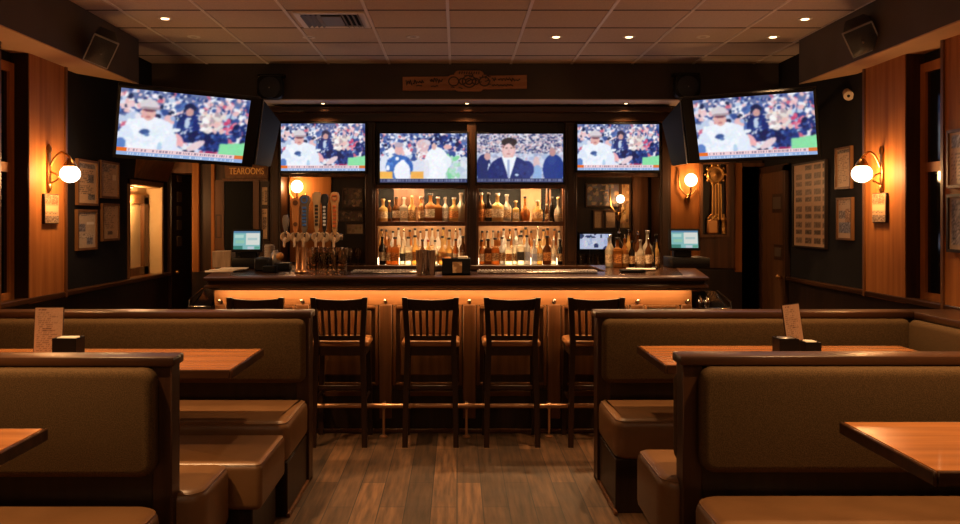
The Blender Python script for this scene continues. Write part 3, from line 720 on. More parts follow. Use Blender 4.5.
def pic_pair():
    a, ell, U, V, r = crowd(seed=8)
    m = (V > 5.0) & (U > 11.5); a[m] = (.76, .82, .86); specks(ell, r, 12, 16, 4.6, 8.4, 40, [(.80, .84, .90), (.64, .82, .72), (.72, .78, .86), (.86, .88, .92)], .5); specks(ell, r, 12.3, 14.4, 4.2, 8.4, 26, [(.52, .82, .62), (.60, .84, .68), (.70, .86, .78)], .42)
    m = (U < 11.5) & (V > 5.0); a[m] = (.84, .86, .92); specks(ell, r, 9, 15, .3, 3, 40, [(.10, .18, .44), (.16, .28, .58), (.08, .12, .30)], .4)
    ell(1.0, 5.8, 1.0, 1.8, (.86, .88, .94)); ell(3.6, 6.2, 2.5, 2.2, (.20, .40, .72)); specks(ell, r, 1.6, 5.8, 4.4, 7.0, 34, [(.16, .34, .66), (.24, .46, .78), (.30, .50, .80)], .34)
    ell(4.1, 7.0, 1.5, 1.9, (.92, .93, .97)); ell(4.2, 5.4, .5, .6, (.94, .95, .98)); ell(3.2, 4.6, .35, .35, (.92, .93, .96)); ell(1.5, 6.3, .35, .5, (.93, .94, .97)); ell(3.5, 3.0, .75, .95, (.88, .68, .68)); ell(3.5, 2.1, .9, .45, (.72, .66, .72)); ell(2.1, 3.2, .7, .6, (.94, .93, .95)); ell(5.2, 3.6, .7, .4, (.95, .94, .96))
    m = (V > 6.95) & (V < 8.2) & (U < 2.4); a[m] = (.94, .70, .32); m = (V > 6.95) & (V < 8.2) & (U > 5.7) & (U < 8.0); a[m] = (.93, .68, .32)
    ell(7.8, 2.3, 1.2, 1.2, (.88, .73, .74)); ell(8.4, 1.7, .9, .5, (.84, .80, .84)); specks(ell, r, 6.6, 8.8, 1.4, 5.0, 26, [(.90, .78, .78), (.84, .72, .74), (.92, .88, .90)], .3)
    ell(10.4, 5.4, 2.2, 2.9, (.93, .945, .97)); ell(10.2, 7.4, 1.9, 1.6, (.92, .935, .965)); ell(12.4, 5.2, .7, 1.1, (.90, .92, .96)); ell(8.6, 6.4, .5, 1.6, (.88, .88, .92)); ell(9.9, 2.4, .45, .6, (.86, .70, .68)); ell(12.4, 2.5, .8, .45, (.88, .68, .68)); specks(ell, r, 9, 12, 3.6, 8, 20, [(.91, .93, .96), (.95, .96, .98)], .4)
    a = a + r.normal(0, .03, a.shape); a = soften(a, 2); ticker(a, r, .925, True)
    return np.clip(a, 0, 1)
def pic_suit():
    a, ell, U, V, r = crowd(seed=5)
    for i in range(1400):
        ell(r.rand() * 16, r.rand() * 3.8, .16 + .1 * r.rand(), .16, ((.20, .24, .42), (.86, .86, .9), (.62, .60, .68), (.84, .72, .74))[r.randint(4)])
    m = V > 3.6; a[m] = a[m] * .25 + np.array((.78, .82, .90)) * .75
    ell(1.3, 6.6, 1.4, 2.8, (.12, .18, .40)); ell(2.0, 4.2, .6, .7, (.80, .62, .62)); ell(14.2, 6.6, 2.0, 2.8, (.10, .22, .52)); ell(13.9, 4.9, .8, .9, (.14, .26, .55)); ell(14.0, 3.4, .6, .8, (.72, .55, .55)); ell(11.0, 5.4, .6, 1.2, (.84, .72, .74)); ell(11.2, 7.4, .9, 1.6, (.55, .68, .86)); ell(2.3, 7.0, .25, 1.6, (.9, .92, .96))
    ell(6.0, 7.4, 4.0, 3.3, (.10, .17, .42)); ell(9.2, 6.6, 1.4, 1.6, (.13, .21, .48))
    m = (abs(U - 6.0) < (8.6 - V) * .32) & (V > 4.2); a[m] = (.92, .94, .97); m = (abs(U - 5.9) < .22) & (V > 4.6) & (V < 8); a[m] = (.55, .62, .78)
    ell(5.9, 3.0, 1.25, 1.8, (.88, .70, .69)); ell(6.0, 1.6, 1.45, .85, (.20, .17, .19)); m = (abs(U - 5.9) < 1.1) & (abs(V - 2.55) < .15); a[m] = (.48, .34, .35); ell(5.9, 3.75, .4, .1, (.74, .50, .50)); specks(ell, r, 2.6, 9.6, 5.4, 8.0, 40, [(.09, .15, .38), (.12, .20, .46), (.15, .24, .50)], .3); a[(abs(U - 6.0) < (8.6 - V) * .32) & (V > 4.4)] = (.92, .94, .97); a[(abs(U - 5.9) < .2) & (V > 4.8) & (V < 8)] = (.62, .68, .82); ell(5.9, 3.05, .9, 1.2, (.90, .75, .74)); ell(5.5, 2.65, .22, .1, (.40, .28, .30)); ell(6.4, 2.65, .22, .1, (.40, .28, .30)); ell(5.95, 3.2, .14, .3, (.84, .66, .65)); ell(5.9, 3.75, .4, .09, (.72, .48, .48)); ell(7.4, 7.6, .4, .18, (.8, .85, .93))
    a = a + r.normal(0, .03, a.shape); a = soften(a, 2); ticker(a, r, .925, True)
    return np.clip(a, 0, 1)
FANS, PAIR, SUIT = pic_fans(), pic_pair(), pic_suit()
def television(cen, w, a, tl, rl, img, label, inner=0, mount=None, scr=None):
    n = Vector((math.sin(a) * math.cos(tl), -math.cos(a) * math.cos(tl), -math.sin(tl)))
    R = Vector((math.cos(a), math.sin(a), 0)); U = n.cross(R)
    R, U = R * math.cos(rl) + U * math.sin(rl), -R * math.sin(rl) + U * math.cos(rl)
    M = Matrix((R, -n, U)).transposed()                       # local x right, -y to the viewer, z up
    t = thing('television', cen, label, 'television', None, M)
    h = w * 9 / 16; b = .022 if mount is not None else .016
    l, r_ = (b + (inner if inner > 0 and False else 0)), b
    x0, x1 = -w / 2 - (abs(inner) if inner < 0 else b), w / 2 + (inner if inner > 0 else b)
    g = bmesh.new(); bx(g, x0, x1, .012, .065, -h / 2 - b - .006, h / 2 + b, .008, 2)
    obj('housing', g, BLACK, t, local=True)
    g = bmesh.new()
    bx(g, x0, -w / 2, .0, .013, -h / 2 - b - .006, h / 2 + b, .002); bx(g, w / 2, x1, .0, .013, -h / 2 - b - .006, h / 2 + b, .002)
    bx(g, -w / 2, w / 2, .0, .013, h / 2, h / 2 + b, .002); bx(g, -w / 2, w / 2, .0, .013, -h / 2 - b - .006, -h / 2, .002)
    obj('bezel', g, BLACK, t, local=True)
    if scr is None:
        scr = picture('screen', img, (-w / 2, .008, -h / 2), (w, 0, 0), (0, 0, h), SCREEN, t, local=True)
    else:
        s2 = scr.copy(); COL.objects.link(s2); s2.parent = t; k = w / scr['wide']; s2.scale = (k, 1, k); s2.location = (0, 0, 0)
    scr['wide'] = scr.get('wide', w)
    if mount is not None:
        Mi = M.inverted(); m_ = Mi @ (Vector(mount) - Vector(cen))
        obj('wall_bracket', tube(bmesh.new(), [(0, .06, 0), (0, .12, .0), m_], .022, 8), BLACK, t, local=True)
    return t, scr
tv, fans_screen = television((-2.102, 6.808, 2.208), .95, .413, .469, -.05, FANS, 'big angled television beside the dark wall of certificates, showing a man in a white shirt', inner=.085, mount=(-2.772, 7.25, 2.36))
television((2.325, 6.916, 2.219), .90, -.503, .431, .014, FANS, 'big angled television beside the tall board of pictures, showing a man in a white shirt', inner=-.085, mount=(2.922, 7.3, 2.36), scr=fans_screen)
def flat_tv(px0, px1, py0, py1, Y, img, label, scr=None):
    a, b = P(px0, py0, Y), P(px1, py1, Y)
    return television(((a.x + b.x) / 2, Y - .008, (a.z + b.z) / 2), b.x - a.x, 0, 0, 0, img, label, scr=scr)
flat_tv(281, 365, 124.5, 170, 8.385, FANS, 'flat television above the beer taps in the bar cabinet, showing the white-shirted man', scr=fans_screen)
flat_tv(577.5, 659, 124.5, 170, 8.385, FANS, 'flat television above the counter bottle cluster, showing the white-shirted man', scr=fans_screen)
flat_tv(380, 467, 133.5, 182.5, 8.385, PAIR, 'flat television above the tap-side bottle shelves, showing a blue hoodie and a white shirt')
flat_tv(477, 563, 133.5, 182.5, 8.385, SUIT, 'flat television above the clock-side bottle shelves, showing a man in a navy suit')
# black televisions turned away, seen from behind
def turned_tv(q, label):
    t = thing('television', (q[0] + q[1] + q[2] + q[3]) / 4, label, 'television')
    n = (q[1] - q[0]).cross(q[3] - q[0]).normalized(); s = 1 if n.x * q[0].x < 0 else -1
    g = bmesh.new(); vs = [g.verts.new(p + n * d) for d in (0, -.05 * s) for p in q]
    for f in ((0, 1, 2, 3), (4, 5, 6, 7), (0, 1, 5, 4), (1, 2, 6, 5), (2, 3, 7, 6), (3, 0, 4, 7)): g.faces.new([vs[i] for i in f])
    bmesh.ops.bevel(g, geom=list(g.edges), offset=.008, segments=2, affect='EDGES')
    obj('housing', g, BLACKM, t)
    c = (q[0] + q[1] + q[2] + q[3]) / 4
    obj('wall_bracket', tube(bmesh.new(), [c - n * .03 * s, c - n * .08 * s, Vector((math.copysign(2.13, c.x), 8.49, c.z - .05))], .02, 8), BLACK, t)
    g = bmesh.new(); tube(g, [q[0], q[3]], .006, 6); obj('edge_strip', g, plain('edge_highlight', (.22, .22, .24), .35), t)  # pale strip drawn as the bright highlight along the edge
turned_tv([P(263.8, 99, 7.38), P(281, 122, 8.0), P(271, 167, 8.0), P(255.3, 164.5, 7.38)], 'black television turned away, between the big angled screen and the tap end of the cabinet')
turned_tv([P(680.3, 100, 7.42), P(661.5, 122, 8.0), P(671.5, 166, 8.0), P(687, 163.5, 7.42)], 'black television turned away, between the big angled screen and the clock end of the cabinet')

# carved banner over the bar
t = thing('banner_sign', P(465, 91, 8.08), 'carved wooden banner with a round crest on the soffit over the bar', 'sign')
a, b = P(402.5, 76, 8.06), P(527, 89.5, 8.06)
g = bmesh.new(); vs = []
CARV = wood('banner_wood', (.26, .105, .045), (.42, .19, .085), 'x', rough=.5)
top = [(a.x, a.z - .006), (a.x + .5, a.z - .003), (b.x, a.z + .012)]; bot = [(b.x, b.z + .012), (a.x + .5, b.z - .003), (a.x, b.z - .01)]
prism(g, top + bot, 8.06, 8.098, 'y', .005, 1); obj('plank', g, CARV, t)
cc = P(469, 81, 8.05)
g = bmesh.new(); prism(g, rrect(cc.x - .135, cc.x + .135, cc.z - .095, cc.z + .095, (.04,) * 4, 5), 8.045, 8.06, 'y', .004, 1)
for dx in (-.14, .14): prism(g, [(cc.x + dx + .075 * math.cos(q * PI / 8), cc.z - .005 + .062 * math.sin(q * PI / 8)) for q in range(16)], 8.043, 8.06, 'y', .004, 1)
obj('crest', g, CARV, t)
INKM = plain('dark_carving', (.045, .022, .012), .6)
g = bmesh.new(); r = random.Random(2)
for dx, rr in ((-.14, .045), (.14, .045), (0, .06), (-.06, .03), (.06, .03), (0, .03)):
    ring = [(cc.x + dx + rr * math.cos(q * PI / 9), 8.041, cc.z - .005 + rr * .9 * math.sin(q * PI / 9)) for q in range(19)]
    tube(g, ring, .006, 5)
for k in range(16):
    x0 = cc.x + r.uniform(-.18, .18); z0 = cc.z + r.uniform(-.06, .06)
    tube(g, [(x0, 8.041, z0), (x0 + .02, 8.04, z0 + r.uniform(-.02, .02)), (x0 + .035, 8.041, z0 + r.uniform(-.02, .02))], .005, 5)
for q in range(9): tube(g, [(cc.x - .09 + q * .022, 8.041, cc.z + .062), (cc.x - .083 + q * .022, 8.041, cc.z + .085)], .005, 5)
obj('crest_carving', g, INKM, t)
g = bmesh.new()
def scrawl(px0, px1, py, amp, n, seed):
    r = random.Random(seed); pts = []
    for i in range(n):
        u = i / (n - 1); p = P(px0 + (px1 - px0) * u, py + amp * (r.uniform(-1, 1) * .6 + math.sin(i * 2.1) * .6), 8.055)
        pts.append(p)
    tube(g, pts, .0055, 5)
scrawl(406, 412, 82, 4, 8, 1); scrawl(413, 424, 82, 2.2, 14, 2); scrawl(430, 443, 80.5, 2.6, 16, 3); scrawl(416, 422, 86, .8, 7, 4); scrawl(431, 438, 86, .8, 8, 5)
scrawl(488, 496, 79, 2.6, 10, 6); scrawl(498, 520, 79.8, 2, 22, 7); scrawl(492, 513, 85.3, .9, 20, 8)
obj('script_carving', g, INKM, t)
# pendulum clock in its shadow box
t = thing('pendulum_clock', P(715, 236, 8.5), 'gilt pendulum wall clock in a dark shadow box beside the wood panel lamp', 'clock')
g = bmesh.new(); apbox(g, 700.5, 703, 163, 237, 8.43, 8.52); apbox(g, 727, 729.5, 163, 237, 8.43, 8.52); apbox(g, 700.5, 729.5, 234.5, 237.5, 8.42, 8.52); apbox(g, 700.5, 729.5, 162, 164, 8.43, 8.52)
obj('case', g, MID, t); obj('case_back', pbox(702, 728, 163, 236, 8.50, 8.52), BLACKW, t)
c = P(715.5, 174.5, 8.46); M = Matrix.Rotation(PI / 2, 3, 'X')
obj('dial_rim', lathe(bmesh.new(), [(.088, -.02), (.09, 0), (.075, .015), (.06, .012), (.058, 0)], c, 24, M=M), GOLD, t)
obj('dial', lathe(bmesh.new(), [(.06, -.01), (.06, .006), (.02, .012), (.012, .02), (.002, .024)], c, 20, M=M), plain('dial_gilt', (.40, .20, .06), .4, .6), t)
g = bmesh.new(); q = P(716.5, 200, 8.46)
prism(g, [(q.x - .04, P(0, 185, 8.46).z), (q.x + .035, P(0, 185, 8.46).z), (q.x + .05, P(0, 219, 8.46).z), (q.x - .045, P(0, 219, 8.46).z)], 8.45, 8.475, 'y', .008, 2); obj('pendulum_case', g, plain('dark_gilt', (.22, .10, .03), .4, .6), t)
g = bmesh.new()
for dx in (-.04, -.012, .015, .038): tube(g, [(q.x + dx, 8.447, P(0, 184, 0 + 8.46).z), (q.x + dx * 1.15, 8.447, P(0, 220, 8.46).z)], .0075, 6)
for k in range(10): a_ = k * PI / 5; sphere(g, c + Vector((.095 * math.cos(a_), 0, .095 * math.sin(a_))), .016, 6)
sphere(g, c + Vector((0, 0, .115)), .022, 8)
obj('ornament', g, GOLD, t)
g = bmesh.new(); apbox(g, 707.5, 719, 219, 234, 8.44, 8.48, .015); obj('pedestal', g, plain('copper_gilt', (.62, .30, .10), .4, .5), t)
g = bmesh.new()
for k in range(7): sphere(g, P(708.5 + k * 1.6, 218.5 - (k % 3) * 1.6, 8.455), .017, 6)
obj('flower_garland', g, GOLD, t)
g = bmesh.new(); b = P(723.6, 234.5, 8.46) + Vector((0, 0, .006)); lathe(g, [(.022, 0), (.026, .05), (.018, .11), (.03, .14), (.012, .17), (.012, .19)], b, 10)
single('figurine', g, GOLD, 'small gilt figurine standing in the shadow box beside the pendulum clock', 'figurine')
# ================================================================== THE BACK BAR
bb = thing('back_bar_cabinet', P(470, 375, 8.6), 'tall dark wood back bar cabinet with television bays and lit bottle shelves', 'cabinet')
obj('cornice', apbox(pbox(268, 672, 106, 112, 8.36, 8.85, .01), 270, 671, 112, 122, 8.43, 8.85, .008), DARKX, bb)
for a, b in ((270, 281), (365, 375.5), (467, 476.5), (565, 577), (659.5, 671)):
    g = pbox(a, b, 112, 268, 8.46, 8.84, .006); apbox(g, a + 2.5, b - 2.5, 126, 262, 8.452, 8.47, .004)
    obj('post', g, DARK, bb)
for a, b, y in ((281, 365, 173), (375.5, 467, 184.5), (476.5, 565, 184.5), (577, 659.5, 173)):
    obj('television_bay', pbox(a, b, 120, y + 2, 8.525, 8.84), BLACKW, bb)
    obj('header_rail', apbox(pbox(a, b, y, y + 4, 8.49, 8.52, .004), a, b, y, y + 1.5, 8.52, 8.84), MID, bb)
SHZ, LOZ = P(0, 221.5, 8.49).z + .0008, P(0, 265.5, 8.42).z + .0008
for a, b in ((375.5, 467), (476.5, 565)):
    obj('shelf', apbox(pbox(a, b, 221.5, 226, 8.49, 8.505, .002), a, b, 221.5, 223.2, 8.505, 8.82), MID, bb)
    obj('lit_step', pbox(a + 1, b - 1, 258.3, 265.3, 8.66, 8.80), LEDW, bb)
    obj('led_strip', pbox(a + 2, b - 2, 223.6, 224.8, 8.51, 8.53), LEDS, bb)  # added strip hidden behind the shelf lip to light the lower bottles
    obj('led_strip', pbox(a + 2, b - 2, 186.4, 187.6, 8.53, 8.55), LEDU, bb)  # added strip hidden behind the header rail to light the upper bottles
    obj('lower_back', pbox(a, b, 224, 266, 8.82, 8.85), noisy('warm_back_panel', (.30, .155, .065), (.40, .215, .092), (6, 6, 6), 3, .5) if a < 400 else MATS['warm_back_panel'], bb)
    obj('upper_back', pbox(a, b, 186, 224, 8.82, 8.85), BLACKM, bb)
    for s in (a, b - 2.2): obj('side_strip', pbox(s, s + 2.2, 188, 265, 8.495, 8.53), MID, bb)
obj('tan_panel', pbox(394, 424, 188, 222, 8.805, 8.822), MID, bb)
obj('tan_panel', pbox(521, 541, 188, 222, 8.805, 8.822), plain('tan_back_panel', (.26, .14, .065), .6), bb)
for x in (545.5, 549): obj('back_stile', pbox(x, x + 2, 188, 222, 8.80, 8.822), MID, bb)
obj('tap_bay_back', pbox(281, 365, 175, 268, 8.84, 8.86), BLACKW, bb)
obj('honey_panel', pbox(290, 331, 177, 262, 8.80, 8.84), ORANGE, bb)
obj('bottle_bay_back', pbox(577, 659.5, 175, 268, 8.84, 8.86), BLACKW, bb)
obj('brown_panel', pbox(633, 648, 177, 262, 8.80, 8.84), MID, bb)
g = pbox(262, 678, 265.5, 270, 8.42, 8.86, .006); obj('ledge', g, DARKX, bb)
obj('base_cabinet', pbox(266, 675, 270, 372, 8.46, 8.86), BLACKW, bb)
bracket_lamp(297, 186.5, 6.0, 8.70, 'lit globe lamp on the honey wood panel behind the beer taps', 8.80)
# framed pictures in the outer bays; the clock-side ones stand in for mirror reflections
def bay_frame(px0, px1, py0, py1, img, label, fm=None, Y=8.80):
    a, b = P(px0, py1, Y), P(px1, py0, Y)
    return framed('framed_picture', (a.x, Y + .0385, a.z), (b.x - a.x, 0, 0), (0, 0, b.z - a.z), img, label, depth=.03, bw_=.014, fm=fm or DARK)
r_ = np.random.RandomState(21)
def motley(nx, ny, cols, seed, n=40):
    r = np.random.RandomState(seed); a = np.ones((ny, nx, 3)) * np.array(cols[0]); yy, xx = np.mgrid[0:ny, 0:nx]
    for i in range(n):
        cx, cy = r.rand() * nx, r.rand() * ny; a[((xx - cx) / (1 + 3 * r.rand())) ** 2 + ((yy - cy) / (1 + 3 * r.rand())) ** 2 < 1] = cols[r.randint(len(cols))]
    return np.clip(a + r.normal(0, .03, a.shape), 0, 1)
BR_ = [(.25, .17, .12), (.45, .33, .22), (.14, .10, .09), (.60, .46, .32), (.32, .24, .20)]
bay_frame(342, 363, 187, 208, motley(30, 28, BR_, 1), 'upper framed picture beside the tap handles in the cabinet bay')
bay_frame(338, 363, 210, 222, motley(34, 18, BR_, 2), 'wide framed picture under the upper one beside the tap handles')
bay_frame(345, 364, 223, 235, motley(26, 16, [(.62, .50, .36), (.5, .38, .26), (.7, .58, .44)], 3, 14), 'pale framed print just above the row of stemmed glasses')
bay_frame(586, 622, 183, 207, motley(46, 32, [(.20, .19, .22), (.40, .33, .26), (.14, .12, .13), (.55, .42, .28), (.28, .30, .38)], 4, 60), 'large framed picture standing in for a mirror reflection above the bottle cluster')
bay_frame(593.5, 604, 210, 229, doc(14, 22, (.52, .40, .28), INK, [(.1, .9, .1, .9, 'text', (.42, .31, .21))], 5), 'pale framed sheet standing in for a mirror reflection, first under the large picture')
bay_frame(605, 617, 210, 229, doc(16, 22, (.54, .42, .31), INK, [(.1, .9, .1, .9, 'text', (.44, .33, .24))], 6), 'pale framed sheet standing in for a mirror reflection, second under the large picture')
bay_frame(619, 631, 183, 229, motley(16, 44, [(.55, .38, .2), (.35, .22, .12), (.7, .55, .35)], 7, 24), 'tall narrow framed picture standing in for a mirror reflection beside the brown panel')
bracket_lamp(620.5, 199, 4.0, 8.66, 'small lit globe lamp standing in for a mirror reflection above the bottle cluster', 8.78)  # real lamp added where the mirror only reflects one
# glowing screen standing in for a bright mirror reflection among the bottles
t = thing('reflection_screen', P(599, 251, 8.75), 'small bright monitor standing in for a mirror reflection behind the bottle cluster', 'monitor')
obj('housing', pbox(578.5, 613, 232.5, 250, 8.74, 8.80, .004), BLACK, t)
mi = motley(36, 18, [(.80, .84, .95), (.70, .76, .92), (.20, .26, .42), (.90, .90, .95)], 8, 26)
obj('stand', pbox(590, 600, 250, 263.6, 8.75, 8.79), BLACK, t)
a, b = P(580, 249, 8.735), P(611.5, 234, 8.735)
picture('screen', mi, a, (b.x - a.x, 0, 0), (0, 0, b.z - a.z), POSM, t)
# notices on the wall by the carved sign
def flat_frame(px0, px1, py0, py1, img, label, name='framed_notice', Y=8.49, fm=None):
    a, b = P(px0, py1, Y), P(px1, py0, Y)
    return framed(name, (a.x, Y + .025, a.z), (b.x - a.x, 0, 0), (0, 0, b.z - a.z), img, label, bw_=.012, fm=fm or DARK)
flat_frame(260.5, 268.5, 186, 206, doc(10, 22, (.74, .58, .40), INK, [(.5, .9, .2, .9, 'noise', (.45, .33, .24)), (.1, .4, .3, .8, 'text', INK)], 31), 'small pale notice in the cabinet wall, the upper of two by the tap end')
flat_frame(260.5, 268.5, 207.5, 240, doc(10, 28, (.72, .56, .40), INK, [(.2, .8, .3, .7, 'noise', (.40, .30, .24)), (.1, .9, .1, .2, 'text', INK)], 32), 'narrow pale notice in the cabinet wall, the lower of two by the tap end')
flat_frame(215.5, 221.5, 214.5, 238, motley(10, 26, [(.2, .13, .09), (.6, .48, .36), (.35, .26, .2)], 33, 14), 'narrow framed ornament panel on the wall beside the carved sign doorway')

# ------------------------------------------------------------------ bottles
SHINY = plain('bright_steel', (.80, .74, .68), .2, 1)
GL = {'amber': bottle_glass('amber_glass', (.50, .20, .045), .25), 'golden': bottle_glass('golden_glass', (.85, .55, .20), .25), 'clear': bottle_glass('clear_glass', (.95, .84, .68), .4),
      'brown': bottle_glass('brown_glass', (.16, .055, .015), .15), 'black': bottle_glass('black_glass', (.02, .015, .012), .05), 'pale': bottle_glass('frosted_glass', (.85, .80, .76), .1)}
CAPS = {'dark': plain('dark_cap', (.02, .016, .015), .35), 'cork': plain('cork_stopper', (.52, .34, .18), .7), 'silver': plain('silver_cap', (.62, .58, .54), .3, .8), 'steel': CHROME, 'gilt': GOLD, 'red': plain('red_cap', (.32, .04, .02), .4)}
LBS = {'cream': noisy('cream_label', (.85, .70, .50), (.50, .36, .22), (14, 14, 22), 2, .6, lo=.46, hi=.56), 'tan': noisy('tan_label', (.72, .48, .25), (.32, .17, .07), (14, 14, 22), 2, .6, lo=.46, hi=.56), 'white': noisy('white_label', (.90, .86, .80), (.60, .54, .48), (14, 14, 22), 2, .6, lo=.46, hi=.56),
       'black': noisy('black_label', (.03, .025, .022), (.10, .08, .06), (60, 60, 60), 2, .5), 'orange': noisy('orange_label', (.75, .32, .08), (.40, .13, .03), (14, 14, 22), 2, .6, lo=.46, hi=.56), 'blue': noisy('blue_label', (.35, .38, .55), (.55, .58, .70), (40, 40, 40), 2, .5), None: None}
SHAPES = {  # profile (radius, height), all for a height of 1 without cap; sx, sy
    'round': ([(.105, 0), (.125, .02), (.125, .55), (.11, .62), (.055, .72), (.045, .78), (.045, .92), (.052, .93), (.052, .96)], 1, 1, 14),
    'slim': ([(.085, 0), (.10, .02), (.10, .60), (.085, .68), (.045, .76), (.04, .94), (.045, .96)], 1, 1, 14),
    'squat': ([(.20, 0), (.22, .03), (.22, .50), (.19, .58), (.08, .66), (.06, .72), (.06, .90), (.075, .92), (.075, .95)], 1, .6, 14),
    'square': ([(.165, 0), (.18, .02), (.18, .56), (.155, .63), (.07, .68), (.06, .74), (.06, .92), (.07, .96)], 1, .8, 4),
    'bulb': ([(.12, 0), (.15, .03), (.19, .22), (.185, .36), (.13, .50), (.06, .60), (.045, .70), (.045, .92), (.055, .96)], 1, .8, 14),
    'flask': ([(.13, 0), (.15, .02), (.16, .48), (.14, .56), (.07, .66), (.05, .72), (.05, .92), (.06, .96)], 1, .6, 14)}
PROTO = {}
def bottle(kind, glass, cap, lab, loc, h, label, group, wide=1.0):
    key = (kind, glass, cap, lab)
    if key not in PROTO:
        prof, sx, sy, n = SHAPES[kind]
        t = thing('bottle', (0, 0, 0), label, 'bottle', group)
        M = Matrix.Rotation(PI / 4, 3, 'Z') if n == 4 else None
        S = Matrix.Diagonal((sx, sy, 1)) if M is None else Matrix.Diagonal((sx, sy, 1)) @ M
        k = 1.0 if n != 4 else 1.18
        g = bmesh.new(); lathe(g, [(r * k if i < 5 or n != 4 else r * k, z) for i, (r, z) in enumerate(prof)], n=n, M=S)
        obj('glass', g, GL[glass], t, n != 4)
        tr = prof[-1][0]
        g = bmesh.new()
        if cap in ('steel',): lathe(g, [(tr * .8, .945), (tr * .9, .97), (tr * .3, .985), (tr * .28, 1.05), (tr * .2, 1.08)], n=8)
        else: lathe(g, [(tr * 1.0, .93), (tr * 1.12, .94), (tr * 1.12, 1.0), (tr * .95, 1.01)], n=10)
        obj('stopper' if cap == 'cork' else 'cap', g, CAPS[cap], t)
        if lab:
            rr = max(r for r, z in prof); g = bmesh.new(); z0, z1 = .14, .44
            if n == 4:
                w = rr * k * .7071; bx(g, -w * .8, w * .8, -w * sy * 1.03, -w * sy * .9, z0, z1)
            else:
                rad = lambda z: next(r0 + (r1 - r0) * (z - a0) / max(a1 - a0, 1e-6) for (r0, a0), (r1, a1) in zip(prof, prof[1:]) if a0 <= z <= a1) * 1.015
                m_ = 12; rows = []
                for z in (z0, (z0 + z1) / 2, z1): rows.append([g.verts.new((math.cos(PI + PI * (.12 + .76 * j / m_)) * rad(z) * sx, math.sin(PI + PI * (.12 + .76 * j / m_)) * rad(z) * sy, z)) for j in range(m_ + 1)])
                for ra, rb in zip(rows, rows[1:]):
                    for j in range(m_): g.faces.new((ra[j], ra[j + 1], rb[j + 1], rb[j]))
            obj('paper_label', g, LBS[lab], t)
        PROTO[key] = t; o = t
    else:
        o = copy_tree(PROTO[key]); o['label'] = label
        o['group'] = group
    o.location = loc; o.scale = (h * wide, h * wide, h)
    return o
ORD = 'first second third fourth fifth sixth seventh eighth ninth tenth eleventh twelfth thirteenth fourteenth fifteenth'.split()
def desc(kind, glass, cap, lab, n, where):
    c = {'dark': 'dark-capped', 'cork': 'corked', 'silver': 'silver-capped', 'steel': 'steel-spouted', 'gilt': 'gilt-capped', 'red': 'red-capped'}[cap]
    return '%s %s %s bottle, %s %s' % (glass, kind, c, ORD[n], where)
UA = [(383.2, 199, 'squat', 'golden', 'cork', 'cream'), (389.3, 200.5, 'slim', 'brown', 'cork', 'black'), (396.3, 197, 'flask', 'brown', 'dark', 'cream'), (404, 197.5, 'square', 'clear', 'silver', 'cream'), (412, 196, 'flask', 'golden', 'cork', 'tan'), (421, 197, 'round', 'amber', 'silver', 'tan'),
      (430.5, 193.5, 'squat', 'amber', 'dark', 'cream'), (438, 197, 'square', 'amber', 'silver', None), (445.3, 197.5, 'round', 'clear', 'silver', 'white'), (454, 197.5, 'squat', 'golden', 'silver', 'orange'), (461, 193, 'flask', 'clear', 'silver', None)]
for i, (px, py, k, gl, cp, lb) in enumerate(UA):
    p = P(px, 221, 8.58); h = (221.5 - py) * 8.55 / K
    bottle(k, gl, cp, lb, (p.x, 8.58, SHZ), h, desc(k, gl, cp, lb, len(UA) - 1 - i, 'from the centre post on the tap-side upper shelf'), 'bottles on the tap-side upper shelf', 1.1)
UB = [(481.3, 193, 'round', 'amber', 'silver', 'orange'), (488.5, 193, 'round', 'black', 'dark', 'tan'), (497.5, 193.5, 'squat', 'golden', 'silver', 'cream'), (506.8, 194.5, 'flask', 'clear', 'silver', 'tan'), (515.7, 201, 'square', 'golden', 'cork', 'cream'), (525, 196.5, 'bulb', 'amber', 'dark', None),
      (537.5, 200.5, 'squat', 'golden', 'silver', 'tan'), (546.5, 204, 'slim', 'brown', 'silver', 'tan'), (552, 197, 'slim', 'black', 'dark', None), (558, 197.5, 'bulb', 'clear', 'cork', 'cream')]
for i, (px, py, k, gl, cp, lb) in enumerate(UB):
    p = P(px, 221, 8.58); h = (221.5 - py) * 8.55 / K
    bottle(k, gl, cp, lb, (p.x, 8.58, SHZ), h, desc(k, gl, cp, lb, i, 'from the centre post on the clock-side upper shelf'), 'bottles on the clock-side upper shelf', 1.1)
RA = random.Random(11)
def row(x0, x1, n, Y, z, hs, where, group, kinds, rev, wide=1.1):
    for i in range(n):
        px = x0 + (x1 - x0) * (i + .5) / n + RA.uniform(-.7, .7)
        k, gl, cp, lb = kinds[i % len(kinds)] if len(kinds) >= n else RA.choice(kinds)
        p = P(px, 221, Y); j = n - 1 - i if rev else i
        bottle(k, gl, cp, lb, (p.x, Y + RA.uniform(-.012, .012), z), RA.uniform(*hs), desc(k, gl, cp, lb, j, where), group, wide)
FA = [('round', 'black', 'steel', 'cream'), ('round', 'amber', 'steel', 'tan'), ('square', 'amber', 'dark', 'orange'), ('round', 'clear', 'steel', 'black'), ('square', 'clear', 'dark', 'cream'), ('flask', 'golden', 'dark', 'orange'), ('flask', 'brown', 'dark', 'tan'), ('round', 'golden', 'red', 'cream'), ('round', 'clear', 'dark', 'tan'), ('bulb', 'golden', 'dark', 'orange'), ('flask', 'golden', 'dark', 'cream'), ('round', 'amber', 'dark', 'cream'), ('round', 'brown', 'dark', 'tan')]
KA = [('round', 'clear', 'dark', 'cream'), ('slim', 'clear', 'dark', 'tan'), ('round', 'golden', 'dark', 'cream'), ('round', 'pale', 'dark', 'white'), ('slim', 'amber', 'dark', 'tan'), ('round', 'clear', 'steel', 'tan'), ('round', 'amber', 'dark', 'cream')]
